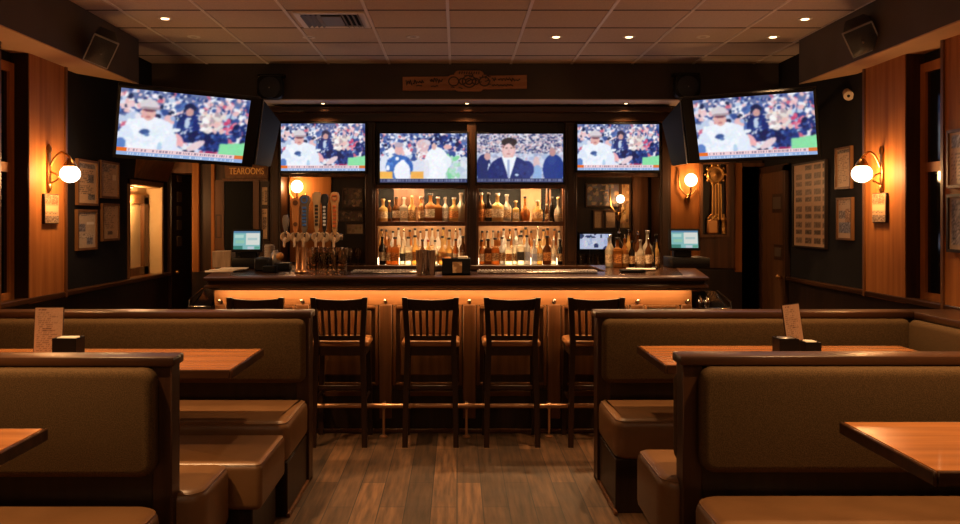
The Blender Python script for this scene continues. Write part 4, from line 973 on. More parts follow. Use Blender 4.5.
FB = [('round', 'amber', 'dark', 'cream'), ('square', 'brown', 'dark', 'orange'), ('square', 'amber', 'dark', 'tan'), ('round', 'pale', 'dark', 'tan'), ('square', 'clear', 'dark', 'orange'), ('round', 'clear', 'silver', 'tan'), ('square', 'clear', 'dark', 'black'), ('round', 'pale', 'dark', 'blue'), ('round', 'pale', 'silver', 'blue'), ('round', 'golden', 'dark', 'cream'), ('flask', 'brown', 'dark', 'orange'), ('round', 'clear', 'silver', 'white'), ('round', 'black', 'dark', 'tan')]
row(379, 465.5, 13, 8.57, LOZ, (.235, .285), 'from the centre post in the tap-side lower front row', 'bottles in the tap-side lower front row', FA, True, .98)
row(378.5, 463.5, 15, 8.73, P(0, 258.3, 8.66).z + .001, (.265, .30), 'from the centre post in the tap-side lower back row', 'bottles in the tap-side lower back row', KA, True, .86)
row(479, 563, 13, 8.57, LOZ, (.235, .29), 'from the centre post in the clock-side lower front row', 'bottles in the clock-side lower front row', FB, False, 1.0)
row(479.5, 562, 15, 8.73, P(0, 258.3, 8.66).z + .001, (.265, .30), 'from the centre post in the clock-side lower back row', 'bottles in the clock-side lower back row', KA, False, .86)
KC = [('round', 'clear', 'steel', 'cream'), ('square', 'amber', 'dark', 'orange'), ('round', 'amber', 'steel', 'tan'), ('round', 'black', 'dark', 'tan'), ('flask', 'clear', 'silver', 'cream'), ('round', 'brown', 'steel', 'cream'), ('slim', 'golden', 'steel', 'tan'), ('round', 'black', 'steel', None), ('round', 'clear', 'silver', 'white')]
row(605, 660, 7, 7.12, 1.11, (.21, .25), 'from the taps in the front row of the counter cluster', 'bottles in the cluster front row', KC, False, .98)
row(606, 661, 6, 7.26, 1.11, (.25, .30), 'from the taps in the back row of the counter cluster', 'bottles in the cluster back row', KC[::-1], False, .95)
row(615, 652, 4, 8.55, LOZ, (.29, .34), 'from the small monitor on the ledge behind the counter cluster', 'bottles on the ledge behind the cluster', KC, False, .95)
# stemmed glasses on the ledge behind the taps; tumblers at the other end
def copies(build, spots, labels, group):
    o = None
    for p, l in zip(spots, labels):
        if o is None: o = build(); c = o
        else: c = copy_tree(o)
        c['label'] = l; c['group'] = group; c.location = p
def wine():
    t = thing('wine_glass', (0, 0, 0), '', 'glass')
    obj('bowl', lathe(bmesh.new(), [(.006, .07), (.028, .085), (.036, .11), (.033, .15), (.030, .155), (.028, .15), (.031, .11), (.02, .088)], n=12), CLEARG, t)
    obj('stem', lathe(bmesh.new(), [(.032, 0), (.03, .004), (.005, .01), (.004, .07)], n=10), CLEARG, t)
    return t
copies(wine, [(P(px, 0, Y).x, Y, LOZ) for Y in (8.62, 8.5) for px in (318, 326, 334, 342, 350, 358)], ['stemmed glass behind the taps, %s from the honey panel in the %s row' % (ORD[i], w) for w in ('back', 'front') for i in range(6)], 'stemmed glasses on the ledge behind the taps')
def tumbler():
    t = thing('tumbler_glass', (0, 0, 0), '', 'glass')
    obj('glass_wall', lathe(bmesh.new(), [(.034, 0), (.042, .10), (.039, .10), (.032, .01)], n=12), CLEARG, t)
    return t
copies(tumbler, [(P(px, 0, 8.6).x, 8.6, LOZ) for px in (581, 590, 599)], ['upturned tumbler below the small monitor, %s from the post' % ORD[i] for i in range(3)], 'tumblers below the small monitor')

# ================================================================== THE BAR
bar = thing('bar_counter', (0, 6.2, 0), 'long dark wood bar counter with a lit panelled front and copper foot rail', 'bar')
path = [(-1.98, 7.5), (-1.71, 5.94), (1.70, 5.94), (2.0, 7.5)]
obj('edge_moulding', sweep(bmesh.new(), path, [(.012, 1.110), (.002, 1.104), (0, 1.094), (.004, 1.084), (.03, 1.078), (.034, 1.060), (.018, 1.054), (.006, 1.048), (.006, 1.036), (.022, 1.030), (.05, 1.026), (.06, 1.015), (.16, 1.015), (.16, 1.110)]), DARKX, bar)
obj('countertop', prism(bmesh.new(), [(-1.87, 7.5), (-1.60, 6.05), (1.59, 6.05), (1.89, 7.5), (1.12, 7.5), (1.12, 6.58), (-1.25, 6.58), (-1.25, 7.5)], 1.05, 1.108, 'z', .004, 1), COUNTER, bar)
X0, X1 = P(214, 0, 6.2).x, P(692, 0, 6.2).x
g = box(X0, X1, 6.22, 6.28, .02, 1.02); bx(g, X0, X0 + .04, 6.22, 7.4, .02, 1.02); bx(g, X1 - .04, X1, 6.22, 7.4, .02, 1.02); bx(g, X0, X1, 6.55, 6.58, .02, 1.05); bx(g, -1.27, -1.25, 6.58, 7.45, .02, 1.05); bx(g, 1.12, 1.14, 6.58, 7.45, .02, 1.05)
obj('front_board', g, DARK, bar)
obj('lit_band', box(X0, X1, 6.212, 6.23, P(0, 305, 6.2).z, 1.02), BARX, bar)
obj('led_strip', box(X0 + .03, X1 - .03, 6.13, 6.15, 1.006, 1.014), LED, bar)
zt, zb = P(0, 305.5, 6.2).z, P(0, 385.5, 6.2).z
pc = [220.6, 302.5, 385.5, 469.3, 554, 637, 687]
for i, c in enumerate(pc):
    w = 6.3 if 0 < i < 6 else 5.5
    a, b = P(c - w, 0, 6.2).x, P(c + w, 0, 6.2).x
    obj('pilaster', box(max(a, X0), min(b, X1), 6.195, 6.23, .10, zt + .005, .004), BARW, bar)
for c0, c1 in zip(pc, pc[1:]):
    a, b = P(c0 + 7.2, 0, 6.2).x, P(c1 - 7.2, 0, 6.2).x
    if b - a < .1: continue
    g = bmesh.new(); w = .022
    for q in ((a, a + w, zb, zt), (b - w, b, zb, zt), (a + w, b - w, zb, zb + w), (a + w, b - w, zt - w, zt)): bx(g, q[0], q[1], 6.198, 6.23, q[2], q[3], .007, 2)
    p = obj('panel_moulding', g, BARW, bar)
    g = bmesh.new(); bx(g, a + .05, b - .05, 6.208, 6.225, zb + .07, zt - .035, .012, 1); obj('raised_panel', g, BARW, p)
for c in pc:
    q = P(c, 302, 6.19)
    g = bmesh.new(); lathe(g, [(.014, -.004), (.014, .004)], (q.x, 6.198, q.z), 12, M=Matrix.Rotation(PI / 2, 3, 'X')); tube(g, [(q.x, 6.2, q.z), (q.x, 6.165, q.z), (q.x, 6.155, q.z + .01)], .005, 6); sphere(g, (q.x, 6.155, q.z + .012), .012, 8)
    obj('purse_hook', g, CHROME, bar)
obj('kick_board', box(X0, X1, 6.205, 6.24, 0.001, zb - .03), BLACKW, bar)
obj('floor_trim', box(X0, X1, 6.185, 6.21, 0.001, .028, .005), MID, bar)
RY, RZ = 6.075, .215
r1 = tube(bmesh.new(), [(X0 - .02, RY, RZ), (X1 + .02, RY, RZ)], .0165, 12)
fr = obj('foot_rail', r1, COPPER, bar)
for px in (220, 301, 383.7, 466.5, 549, 632, 687):
    x = P(px, 0, RY).x; g = bmesh.new()
    tube(g, [(x, RY, RZ), (x, RY, .012)], .009, 8); lathe(g, [(.028, .001), (.028, .008), (.012, .016)], (x, RY, 0), 12); lathe(g, [(.022, -.012), (.024, 0), (.022, .012)], (x, RY, RZ), 12, M=Matrix.Rotation(PI / 2, 3, 'Y')); tube(g, [(x, RY, RZ), (x, 6.2, RZ)], .008, 8)
    obj('rail_post', g, COPPER, fr)

# ------------------------------------------------------------------ on the counter
CT = 1.11
tp = P(300.5, 274, 6.38)
t = thing('beer_tap_tower', (tp.x, 6.38, CT), 'copper beer tap tower with six taps and tall mixed tap handles', 'beer taps')
for dx in (-.017, .024):
    obj('column', lathe(bmesh.new(), [(.024, 0), (.03, .01), (.017, .03), (.017, .235), (.02, .245)], (tp.x + dx, 6.38, CT), 14), COPPER, t)
zz = P(0, 237, 6.38).z
obj('header_pipe', tube(bmesh.new(), [(P(281, 0, 6.38).x, 6.40, zz), (P(342, 0, 6.38).x, 6.40, zz)], .022, 12), STEEL, t)
HANDLES = [(286, 215, 233, .022, PEWTER, None), (296, 198, 233, .032, plain('orange_handle', (.66, .29, .10), .4), plain('brown_mark', (.16, .06, .02), .5)), (304.8, 195, 233, .034, plain('dark_handle', (.20, .17, .15), .35), plain('blue_mark', (.06, .20, .72), .4)),
           (317, 192, 233, .028, plain('tan_handle', (.60, .42, .25), .4), plain('black_mark', (.03, .025, .02), .4)), (324.8, 194, 233, .024, plain('navy_handle', (.018, .02, .03), .3), plain('pale_mark', (.65, .72, .85), .4)), (335, 192, 235, .030, plain('wood_handle', (.58, .34, .16), .4), plain('red_mark', (.62, .15, .04), .4))]
MY = Matrix.Rotation(PI / 2, 3, 'X')
for i, (px, y0, y1, w, hm, mk) in enumerate(HANDLES):
    q = P(px, 237, 6.36)
    g = bmesh.new(); lathe(g, [(.016, -.02), (.037, -.012), (.040, .0), (.030, .004), (.026, -.002), (.004, .002)], (q.x, 6.345, q.z), 18, M=MY); tube(g, [(q.x, 6.33, q.z - .01), (q.x, 6.30, q.z - .025), (q.x, 6.295, q.z - .07)], [.011, .010, .008], 8)
    fc = obj('faucet', g, plain('faucet_brass', (.70, .52, .36), .35, .6) if i == 0 else MATS['faucet_brass'], t)
    z0, z1 = P(0, y1, 6.36).z, P(0, y0, 6.36).z; hh = z1 - z0
    g = bmesh.new(); out = []
    prof = [(.30, 0), (.34, .03), (.60, .12), (.72, .35), (.80, .62), (.85, .72), (1.1, .80), (1.15, .90), (.85, .98), (.4, 1.0)]
    if i == 0: prof = [(.35, 0), (.5, .2), (.95, .45), (1.05, .75), (.7, .96), (.3, 1.0)]
    prism(g, [(q.x + w * a, z0 + hh * b) for a, b in prof] + [(q.x - w * a, z0 + hh * b) for a, b in prof[::-1]], 6.335, 6.37, 'y', .007, 2)
    hd = obj('tap_handle', g, hm, t)
    if mk:
        g = bmesh.new()
        if i in (2, 5): lathe(g, [(w * .75, -.004), (w * .75, .004), (w * .5, .004), (w * .5, -.004)], (q.x, 6.333, z0 + hh * .87), 16, M=MY)
        if i == 1:
            lathe(g, [(w * .6, -.003), (w * .6, .003)], (q.x, 6.333, z0 + hh * .86), 14, M=MY); lathe(g, [(w * .5, -.003), (w * .5, .003)], (q.x, 6.333, z0 + hh * .25), 14, M=MY)
        else:
            for k in range(6): bx(g, q.x - w * .42, q.x + w * .42, 6.329, 6.336, z0 + hh * (.18 + .09 * k), z0 + hh * (.24 + .09 * k), .002)
        obj('badge', g, mk, hd)
    obj('ferrule', lathe(bmesh.new(), [(.012, -.03), (.014, 0), (.010, .03)], (q.x, 6.352, z0 - .005), 10), CHROME, hd)
# stacks of pint glasses before the taps
def pint():
    t = thing('pint_glass', (0, 0, 0), '', 'glass')
    obj('glass_wall', lathe(bmesh.new(), [(.030, 0), (.041, .125), (.0395, .125), (.0285, .008)], n=14), CLEARG, t)
    return t
spots, labs = [], []
for i, (px, Y) in enumerate(((312, 6.14), (323, 6.14), (333, 6.14), (342, 6.14), (317.5, 6.24), (328, 6.24))):
    for k, w in enumerate(('bottom', 'middle', 'topmost')):
        spots.append((P(px, 0, Y).x, Y, CT + .034 * k)); labs.append('%s pint glass of the %s, beside the copper tap tower' % (w, ('first front stack', 'second front stack', 'third front stack', 'fourth front stack', 'first rear stack', 'second rear stack')[i]))
copies(pint, spots, labs, 'nested pint glasses by the tap tower')
def shaker():
    t = thing('cocktail_shaker', (0, 0, 0), '', 'shaker')
    obj('tin', lathe(bmesh.new(), [(.019, 0), (.021, .005), (.027, .170), (.0285, .173), (.025, .173), (.019, .01)], n=14), SHINY, t)
    return t
copies(shaker, [(P(px, 0, Y).x, Y, CT) for px, Y in ((419.5, 6.12), (426, 6.2), (432, 6.12))], ['steel shaker tin beside the black caddy, nearest the taps', 'middle steel shaker tin, set back between two others by the black caddy', 'steel shaker tin touching the black napkin caddy'], 'steel shaker tins')
a, b = P(442, 258.5, 6.12), P(470.5, 275.5, 6.12)
t = thing('napkin_caddy', ((a.x + b.x) / 2, 6.2, CT), 'black bar caddy with a small tan card on its front, mid counter', 'caddy')
g = box(a.x, b.x, 6.12, 6.13, CT, a.z, .002); bx(g, a.x, b.x, 6.27, 6.28, CT, a.z, .002); bx(g, a.x, a.x + .01, 6.13, 6.27, CT, a.z); bx(g, b.x - .01, b.x, 6.13, 6.27, CT, a.z); bx(g, a.x, b.x, 6.12, 6.28, CT, CT + .012); bx(g, (a.x + b.x) / 2 - .004, (a.x + b.x) / 2 + .004, 6.13, 6.27, CT, a.z - .01)
obj('box', g, BLACK, t); obj('card', pbox(452.5, 462, 262, 273, 6.112, 6.119, .002), LBS['tan'], t)
single('coaster_stack', pbox(444.2, 451, 257.5, 272.3, 6.16, 6.24, .004), LBS['orange'], 'small orange block of coasters standing in the black caddy', 'coasters')
single('napkin_stack', pbox(458, 468, 256.5, 272.3, 6.15, 6.25, .004), PAPER, 'pale stack of paper napkins standing in the black caddy', 'napkins')
def bar_mat(px0, px1, label):
    a, b = P(px0, 0, 6.25).x, P(px1, 0, 6.25).x
    t = thing('drip_tray', ((a + b) / 2, 6.3, CT), label, 'drip tray')
    obj('tray', box(a, b, 6.34, 6.54, CT, CT + .012, .004), STEEL, t)
    g = bmesh.new(); n = int((b - a) / .022)
    for i in range(n):
        for j in range(6): bx(g, a + .012 + i * .022, a + .026 + i * .022, 6.352 + j * .03, 6.374 + j * .03, CT + .012, CT + .018)
    obj('grate', g, noisy('speckled_rubber', (.04, .03, .03), (.62, .55, .50), (70, 70, 70), 1, .4), t, False)
bar_mat(349, 416, 'perforated drip tray on the counter between the pint glasses and the shakers')
bar_mat(478, 600, 'long perforated drip tray on the counter below the clock-side shelves')
def register(px0, px1, py0, py1, Y, zb, label, yaw, base):
    a, b = P(px0, py1, Y), P(px1, py0, Y); cx, cz = (a.x + b.x) / 2, (a.z + b.z) / 2; w, h = b.x - a.x, b.z - a.z
    t = thing('cash_register', (cx, Y + .1, zb), label, 'cash register')
    bw0, bw1 = base
    obj('base', box(cx - bw0, cx + bw1, Y + .0, Y + .32, zb, zb + .085, .008, 2), BLACK, t)
    obj('stand', box(cx - .07, cx + .07, Y + .06, Y + .16, zb + .08, cz, .01), BLACK, t)
    Rz = Matrix.Rotation(yaw, 3, 'Z'); R = Rz @ Vector((1, 0, 0)); U = (Rz @ Vector((0, .22, .975))); n = R.cross(U)
    c = Vector((cx, Y + .01, cz)); g = bmesh.new(); vs = []
    for d in (-.004, -.04):
        for s, q in ((-1, -1), (1, -1), (1, 1), (-1, 1)): vs.append(g.verts.new(c + R * s * (w / 2 + .018) + U * q * (h / 2 + .018) + n * d))
    for f in ((0, 1, 2, 3), (4, 5, 6, 7), (0, 1, 5, 4), (1, 2, 6, 5), (2, 3, 7, 6), (3, 0, 4, 7)): g.faces.new([vs[i] for i in f])
    bmesh.ops.bevel(g, geom=list(g.edges), offset=.006, segments=2, affect='EDGES')
    obj('display_housing', g, BLACK, t)
    im = np.ones((24, 34, 3)) * np.array((.55, .80, .80)); im[:3] = (.35, .55, .70); im[3:18, 16:33] = (.93, .95, .92); im[19:, :12] = (.25, .55, .50); im[5:9, 2:13] = (.75, .92, .88); im[12:16, 3:14] = (.62, .84, .74); im[20:, 18:26] = (.80, .86, .9); im[20:23, 27:33] = (.40, .70, .60); im[9:12, 18:30] = (.75, .86, .86)
    picture('screen', im, c - R * w / 2 - U * h / 2 + n * .0, R * w, U * h, POSM, t)
    return t
register(233.5, 259.5, 231, 249.5, 6.95, CT, 'touch screen register at the tap end of the counter, beside a wooden menu box', .12, (.12, .16))
register(672, 698, 230.5, 248, 7.0, CT, 'touch screen register at the clock end of the counter under the globe lamp', -.10, (.10, .20))
single('menu_box', cbox(212, 231, 251, 7.02, 7.16, .005), noisy('pale_box_wood', (.30, .20, .12), (.44, .31, .20), (60, 4, 8), 3, .6), 'pale wooden menu box beside the tap-end register', 'box')
r5 = random.Random(5)
for i, (px, py, rz, lab) in enumerate(((219, 272, .3, 'loose paper menu sheet, lowest of the pile at the tap-end counter corner'), (226, 271, -.25, 'loose paper sheet in the middle of the pile by the tap-end register'), (234, 269.5, .1, 'loose paper sheet on top of the pile before the tap-end register'))):
    Y = 6.50 + i * .05; p = P(px, py, Y); o = single('paper_sheet', box(-.10, .10, -.07, .07, 0, .008, .002), PAPER, lab, 'paper')
    o.location = (p.x, Y, CT + .008 * i + .0005); o.rotation_euler = (0, 0, rz)
# cup stacks, printer and caddies by the tap-end register
c = P(269.5, 0, 6.9)
g = bmesh.new(); prof = []
for k in range(9): prof += [(.038, .02 * k), (.043, .02 * k + .017), (.038, .02 * k + .019)]
lathe(g, prof + [(.036, .19)], (c.x, 6.9, CT), 14)
single('cup_sleeve', g, plain('pale_cups', (.45, .38, .32), .6), 'tall sleeve of pale cups between the tap-end register and the taps', 'cups')
c = P(275.5, 0, 6.8); g = lathe(bmesh.new(), [(.035, 0), (.04, .01), (.04, .10), (.03, .125), (.02, .14), (.02, .15)], (c.x, 6.8, CT), 14)
single('sugar_jar', g, PEWTER, 'short grey jar beside the sleeve of pale cups', 'jar')
c = P(280, 0, 6.75); single('fruit', sphere(bmesh.new(), (c.x, 6.75, CT + .105), .03, 10), plain('orange_peel', (.60, .28, .08), .5), 'small orange fruit on the black garnish box by the taps', 'fruit')
single('garnish_box', cbox(274, 289, 263, 6.70, 6.84, .006), BLACK, 'black garnish box beside the copper tap tower', 'box')
single('receipt_printer', cbox(254, 268, 258, 6.58, 6.74, .01), BLACK, 'black receipt printer in front of the tap-end register', 'printer')
single('card_terminal', cbox(262, 276, 266, 6.44, 6.52, .006), BLACKM, 'small black card terminal on the counter before the receipt printer', 'card terminal')
g = cbox(622, 646, 270, 6.40, 6.52, .004); single('check_presenter', g, BLACKM, 'black check folder on the counter below the bottle cluster', 'folder')
o = single('bar_towel', box(-.11, .11, -.05, .05, 0, .014, .005), PAPER, 'folded pale towel on the counter before the bottle cluster', 'towel'); o.location = (P(640, 0, 6.75).x, 6.72, CT + .001); o.rotation_euler = (0, 0, -.3)
c = P(651, 0, 7.02); g = bmesh.new(); lathe(g, [(.03, 0), (.03, .01), (.008, .02), (.006, .2), (.012, .205)], (c.x, 6.9, CT), 10)
single('bar_spoon_stand', g, BLACK, 'thin black stand on the counter in front of the bottle cluster', 'stand')
# service carts at both ends of the bar
def cart(px0, px1, py, Y, s, label):
    a, b = P(px0, py, Y), P(px1, py, Y); t = thing('service_cart', ((a.x + b.x) / 2, Y + .2, 0), label, 'cart')
    z = a.z
    obj('body', box(a.x, b.x, Y, Y + .42, .06, z - .035, .008), BLACK, t)
    obj('tray', box(a.x - .008, b.x + .008, Y - .012, Y + .43, z - .04, z - .02, .004), CHROME, t)
    obj('lid', prism(bmesh.new(), [(Y + .0, z - .02), (Y + .42, z - .02), (Y + .42, z + .07), (Y + .34, z + .07)], a.x + .01, b.x - .01, 'x', .004, 1), GLASSD, t)
    q = b.x if s < 0 else a.x
    obj('rail', tube(bmesh.new(), [(b.x if s > 0 else a.x, Y, z - .02), (b.x if s > 0 else a.x, Y, z + .02), (b.x if s > 0 else a.x, Y + .34, z + .075)], .006, 6), CHROME, t)
    for xx in (a.x + .04, b.x - .04):
        for yy in (Y + .05, Y + .37): obj('caster', sphere(bmesh.new(), (xx, yy, .031), .03, 10), BLACK, t)
    return t
cart(189, 211, 303, 6.35, -1, 'black service cart with a glass lid at the tap end of the bar')
cart(695, 731, 305, 6.35, 1, 'black service cart with a glass lid and chrome rim at the clock end')
c = P(697, 0, 6.42)
for i, (dx, dy, lab) in enumerate(((-.0, .0, 'chrome topped shaker on the clock-end service cart, nearer the bar'), (.055, .02, 'chrome topped shaker on the clock-end service cart, farther from the bar'))):
    g = lathe(bmesh.new(), [(.022, 0), (.024, .005), (.026, .05), (.018, .065), (.008, .075), (.008, .085)], (0, 0, 0), 12)
    o = single('salt_shaker', g, CHROME, lab, 'shaker'); o.location = (c.x + dx, 6.36 + dy, P(0, 305, 6.35).z - .018)
# ================================================================== BAR STOOLS
def stool():
    t = thing('bar_stool', (0, 0, 0), '', 'bar stool')
    # rear legs run on into the back posts (local y -: away from the bar)
    for s in (-1, 1):
        g = bmesh.new()
        pts = [(s * .168, -.008, 0), (s * .162, .0, .35), (s * .151, .008, .68), (s * .157, .0, .80), (s * .170, -.020, .985)]
        rows = []
        for x, y, z in pts:
            rows.append([g.verts.new((x + a * .0175, y + b * .0175, z)) for a, b in ((-1, -1), (1, -1), (1, 1), (-1, 1))])
        for ra, rb in zip(rows, rows[1:]):
            for k in range(4): g.faces.new((ra[k], ra[(k + 1) % 4], rb[(k + 1) % 4], rb[k]))
        g.faces.new(rows[0]); g.faces.new(rows[-1])
        obj('leg', g, STOOLW, t)
    for s in (-1, 1):
        g = bmesh.new(); rows = []
        for x, y, z in ((s * .172, .335, 0), (s * .166, .322, .35), (s * .158, .305, .655)):
            rows.append([g.verts.new((x + a * .0165, y + b * .0165, z)) for a, b in ((-1, -1), (1, -1), (1, 1), (-1, 1))])
        for ra, rb in zip(rows, rows[1:]):
            for k in range(4): g.faces.new((ra[k], ra[(k + 1) % 4], rb[(k + 1) % 4], rb[k]))
        g.faces.new(rows[0]); g.faces.new(rows[-1])
        obj('leg', g, STOOLW, t)
    g = bmesh.new(); n = 9
    out = [(.172 - .0 * 0, -.012)]
    # saddle seat with rounded front corners, curved back edge
    prism(g, rrect(-.192, .192, .012, .37, (.03, .03, .09, .09), 5), .655, .692, 'z', .012, 3)
    obj('seat', g, SEATW, t)
    g = bmesh.new(); bx(g, -.15, .15, .002, .018, .60, .655); bx(g, -.148, .148, .295, .312, .60, .655); bx(g, -.172, -.156, .01, .31, .60, .655); bx(g, .156, .172, .01, .31, .60, .655)
    obj('apron', g, STOOLW, t)
    def curved(z0, z1, w0, w1, y, th, bow, sag=0):
        g = bmesh.new(); rows = []; m = 10
        for i in range(m + 1):
            u = i / m * 2 - 1; yy = y - bow * (1 - u * u); dz = -sag * (1 - u * u)
            rows.append([g.verts.new((u * w, yy + d, z + dz * k)) for w, z, d, k in ((w0, z0, 0, .4), (w1, z1, -.010, 1), (w1, z1, th - .010, 1), (w0, z0, th, .4))])
        for ra, rb in zip(rows, rows[1:]):
            for k in range(4): g.faces.new((ra[k], ra[(k + 1) % 4], rb[(k + 1) % 4], rb[k]))
        g.faces.new(rows[0]); g.faces.new(rows[-1]); return g
    obj('top_rail', curved(.908, .978, .156, .162, -.008, .02, .016, .010), STOOLW, t)
    obj('lower_rail', curved(.700, .732, .138, .142, .004, .02, .014, .0), STOOLW, t)
    for i in range(6):
        u = (i - 2.5) / 2.5 * .74
        x0, x1 = u * .138, u * .152; b = .015 * (1 - (u * .9) ** 2)
        g = bmesh.new(); rows = []
        for x, y, z in ((x0, .006 - b, .715), ((x0 + x1) / 2, -.004 - b, .81), (x1, -.012 - b, .915)):
            rows.append([g.verts.new((x + a * .0085, y + c * .006 + .006, z)) for a, c in ((-1, -1), (1, -1), (1, 1), (-1, 1))])
        for ra, rb in zip(rows, rows[1:]):
            for k in range(4): g.faces.new((ra[k], ra[(k + 1) % 4], rb[(k + 1) % 4], rb[k]))
        g.faces.new(rows[0]); g.faces.new(rows[-1])
        obj('back_slat', g, STOOLW, t)
    g = bmesh.new()
    for s in (-1, 1): tube(g, [(s * .163, .01, .30), (s * .166, .325, .30)], .011, 8)
    bx(g, -.155, .155, -.004, .012, .375, .405, .004)
    obj('stretcher', g, STOOLW, t)
    g = curved(.265, .300, .165, .165, .335, .02, -.018)
    obj('foot_rest', g, wood('foot_rest_wood', (.10, .04, .014), (.18, .075, .027), 'x', rough=.3), t)
    return t
first = None
for px, lab in ((256, 'dark slat-back bar stool mostly hidden behind the tap-side booth'), (339.3, 'dark slat-back bar stool just beyond the end of the tap-side booth'), (430.5, 'dark slat-back bar stool standing before the black napkin caddy'), (512, 'dark slat-back bar stool below the clock-side bottle shelves, fully in view'), (596, 'dark slat-back bar stool partly hidden by the end of the clock-side booth')):
    if first is None: first = stool(); o = first
    else: o = copy_tree(first)
    o['label'] = lab; o['group'] = 'bar stools along the counter'
    o.location = ((px - 457) * 5.81 / K, 5.815, 0)

# ================================================================== BOOTHS
def cushion_back(bm, x0, x1, z0, z1, yf, yb, r=.045, bev=.03):   # upright pad: rounded rectangle with soft edges; yf faces out
    return prism(bm, rrect(x0, x1, z0, z1, (r,) * 4, 5), min(yf, yb), max(yf, yb), 'y', bev, 4)
def seat_pad(x0, x1, y0, y1, z0, z1, rs, parent, bev=.045, name='seat'):
    o = obj(name, prism(bmesh.new(), rrect(x0, x1, y0, y1, rs, 6), z0, z1, 'z', bev, 4), LEATHER, parent)
    ol = rrect(x0 + .0045, x1 - .0045, y0 + .0045, y1 - .0045, rs, 8); ins = bev * .32
    ol = rrect(x0 + ins, x1 - ins, y0 + ins, y1 - ins, [max(r - ins, 0) for r in rs], 8)
    pts = [(x, y, z1 - ins + .0015) for x, y in ol]; pts.append(pts[0])
    obj('piping', tube(bmesh.new(), pts, .0035, 6, False), LEATHER, o)
    return o
CT_ = .975
def wall_panel(t, x0, x1, y0, y1, end):           # the wood divider with cap and end post
    obj('divider_panel', box(x0 + .01, x1 - .01, y0 + .02, y1 - .02, .0, .945), BLACKW, t)
    a, b = (x1 - .075, x1) if end > 0 else (x0, x0 + .075)
    obj('end_post', box(a, b, y0 + .008, y1 - .008, .0, .945, .004), DARK, t)
    e0, e1 = (x0, x1 + .012) if end > 0 else (x0 - .012, x1)
    obj('cap', box(e0, e1, y0 - .008, y1 + .008, .938, CT_, .007, 2), DARKX, t)
# ---- far booth bench, tap side: x -2.76 .. -.83
t = thing('booth_bench', (-1.8, 5.08, 0), 'far padded booth bench on the certificates side, its back to the bar stools', 'booth')
wall_panel(t, -2.78, -.838, 5.00, 5.145, 1)
obj('back_cushion', cushion_back(bmesh.new(), -2.74, -.855, .575, .936, 4.955, 5.03), FABRIC, t)
seat_pad(-2.74, -.845, 4.42, 5.01, .27, .482, (0, .07, .03, 0), t)
obj('seat_base', box(-2.74, -.852, 4.44, 5.02, 0, .275, .004), BLACKW, t)
obj('kick_trim', box(-.856, -.838, 4.43, 5.14, 0.001, .022, .003), MID, t)
# ---- loose padded bench before it
t = thing('padded_bench', (-1.3, 4.13, 0), 'low padded bench block between the two booth seats beside the far tap-side table', 'bench')
seat_pad(-1.75, -.855, 3.86, 4.405, .22, .428, (.03, .03, .03, .03), t, .03)
obj('bench_base', box(-1.72, -.90, 3.89, 4.38, 0, .222, .004), BLACKW, t)
# ---- near double booth bench, tap side: end at x -1.085
t = thing('booth_bench', (-1.9, 3.41, 0), 'near double-sided booth bench on the certificates side, wood end post by the aisle', 'booth')
wall_panel(t, -2.78, -1.088, 3.36, 3.475, 1)
obj('back_cushion', cushion_back(bmesh.new(), -2.74, -1.138, .53, .936, 3.295, 3.39, .05, .03), FABRIC, t)
obj('back_cushion', cushion_back(bmesh.new(), -2.74, -1.095, .53, .89, 3.445, 3.51, .05, .03), FABRIC, t)
seat_pad(-2.74, -.985, 3.42, 3.855, .17, .438, (0, .09, .06, 0), t)
obj('seat_base', box(-2.74, -1.05, 3.46, 3.81, 0, .16, .004), BLACKW, t)
seat_pad(-2.74, -1.095, 2.72, 3.33, .20, .428, (0, .10, .10, 0), t)
obj('seat_base', box(-2.74, -1.12, 2.76, 3.37, 0, .21, .004), BLACKW, t)
# ---- far booth bench, clock side, turning along the wall
t = thing('booth_bench', (1.7, 5.08, 0), 'far padded corner booth bench on the clock side, turning along the wall', 'booth')
wall_panel(t, .795, 2.61, 5.00, 5.145, -1)
obj('back_cushion', cushion_back(bmesh.new(), .818, 2.56, .575, .936, 4.955, 5.03), FABRIC, t)
seat_pad(.80, 2.56, 4.48, 5.01, .27, .482, (.07, 0, 0, .03), t)
obj('seat_base', box(.808, 2.56, 4.50, 5.02, 0, .275, .004), BLACKW, t)
obj('kick_trim', box(.795, .812, 4.46, 5.14, 0.001, .022, .003), MID, t)
obj('ledge_panel', box(2.60, 2.93, 3.5, 5.145, 0, .94), BLACKW, t)
obj('ledge_top', box(2.585, 2.945, 3.48, 5.15, .935, CT_, .007, 2), DARKY, t)
obj('side_cushion', prism(bmesh.new(), rrect(3.56, 4.97, .575, .936, (.045,) * 4, 5), 2.53, 2.60, 'x', .03, 4), FABRIC, t)
seat_pad(2.14, 2.57, 3.98, 4.50, .27, .48, (.05, 0, 0, 0), t, name='side_seat')
obj('seat_base', box(2.16, 2.58, 3.98, 4.50, 0, .275), BLACKW, t)
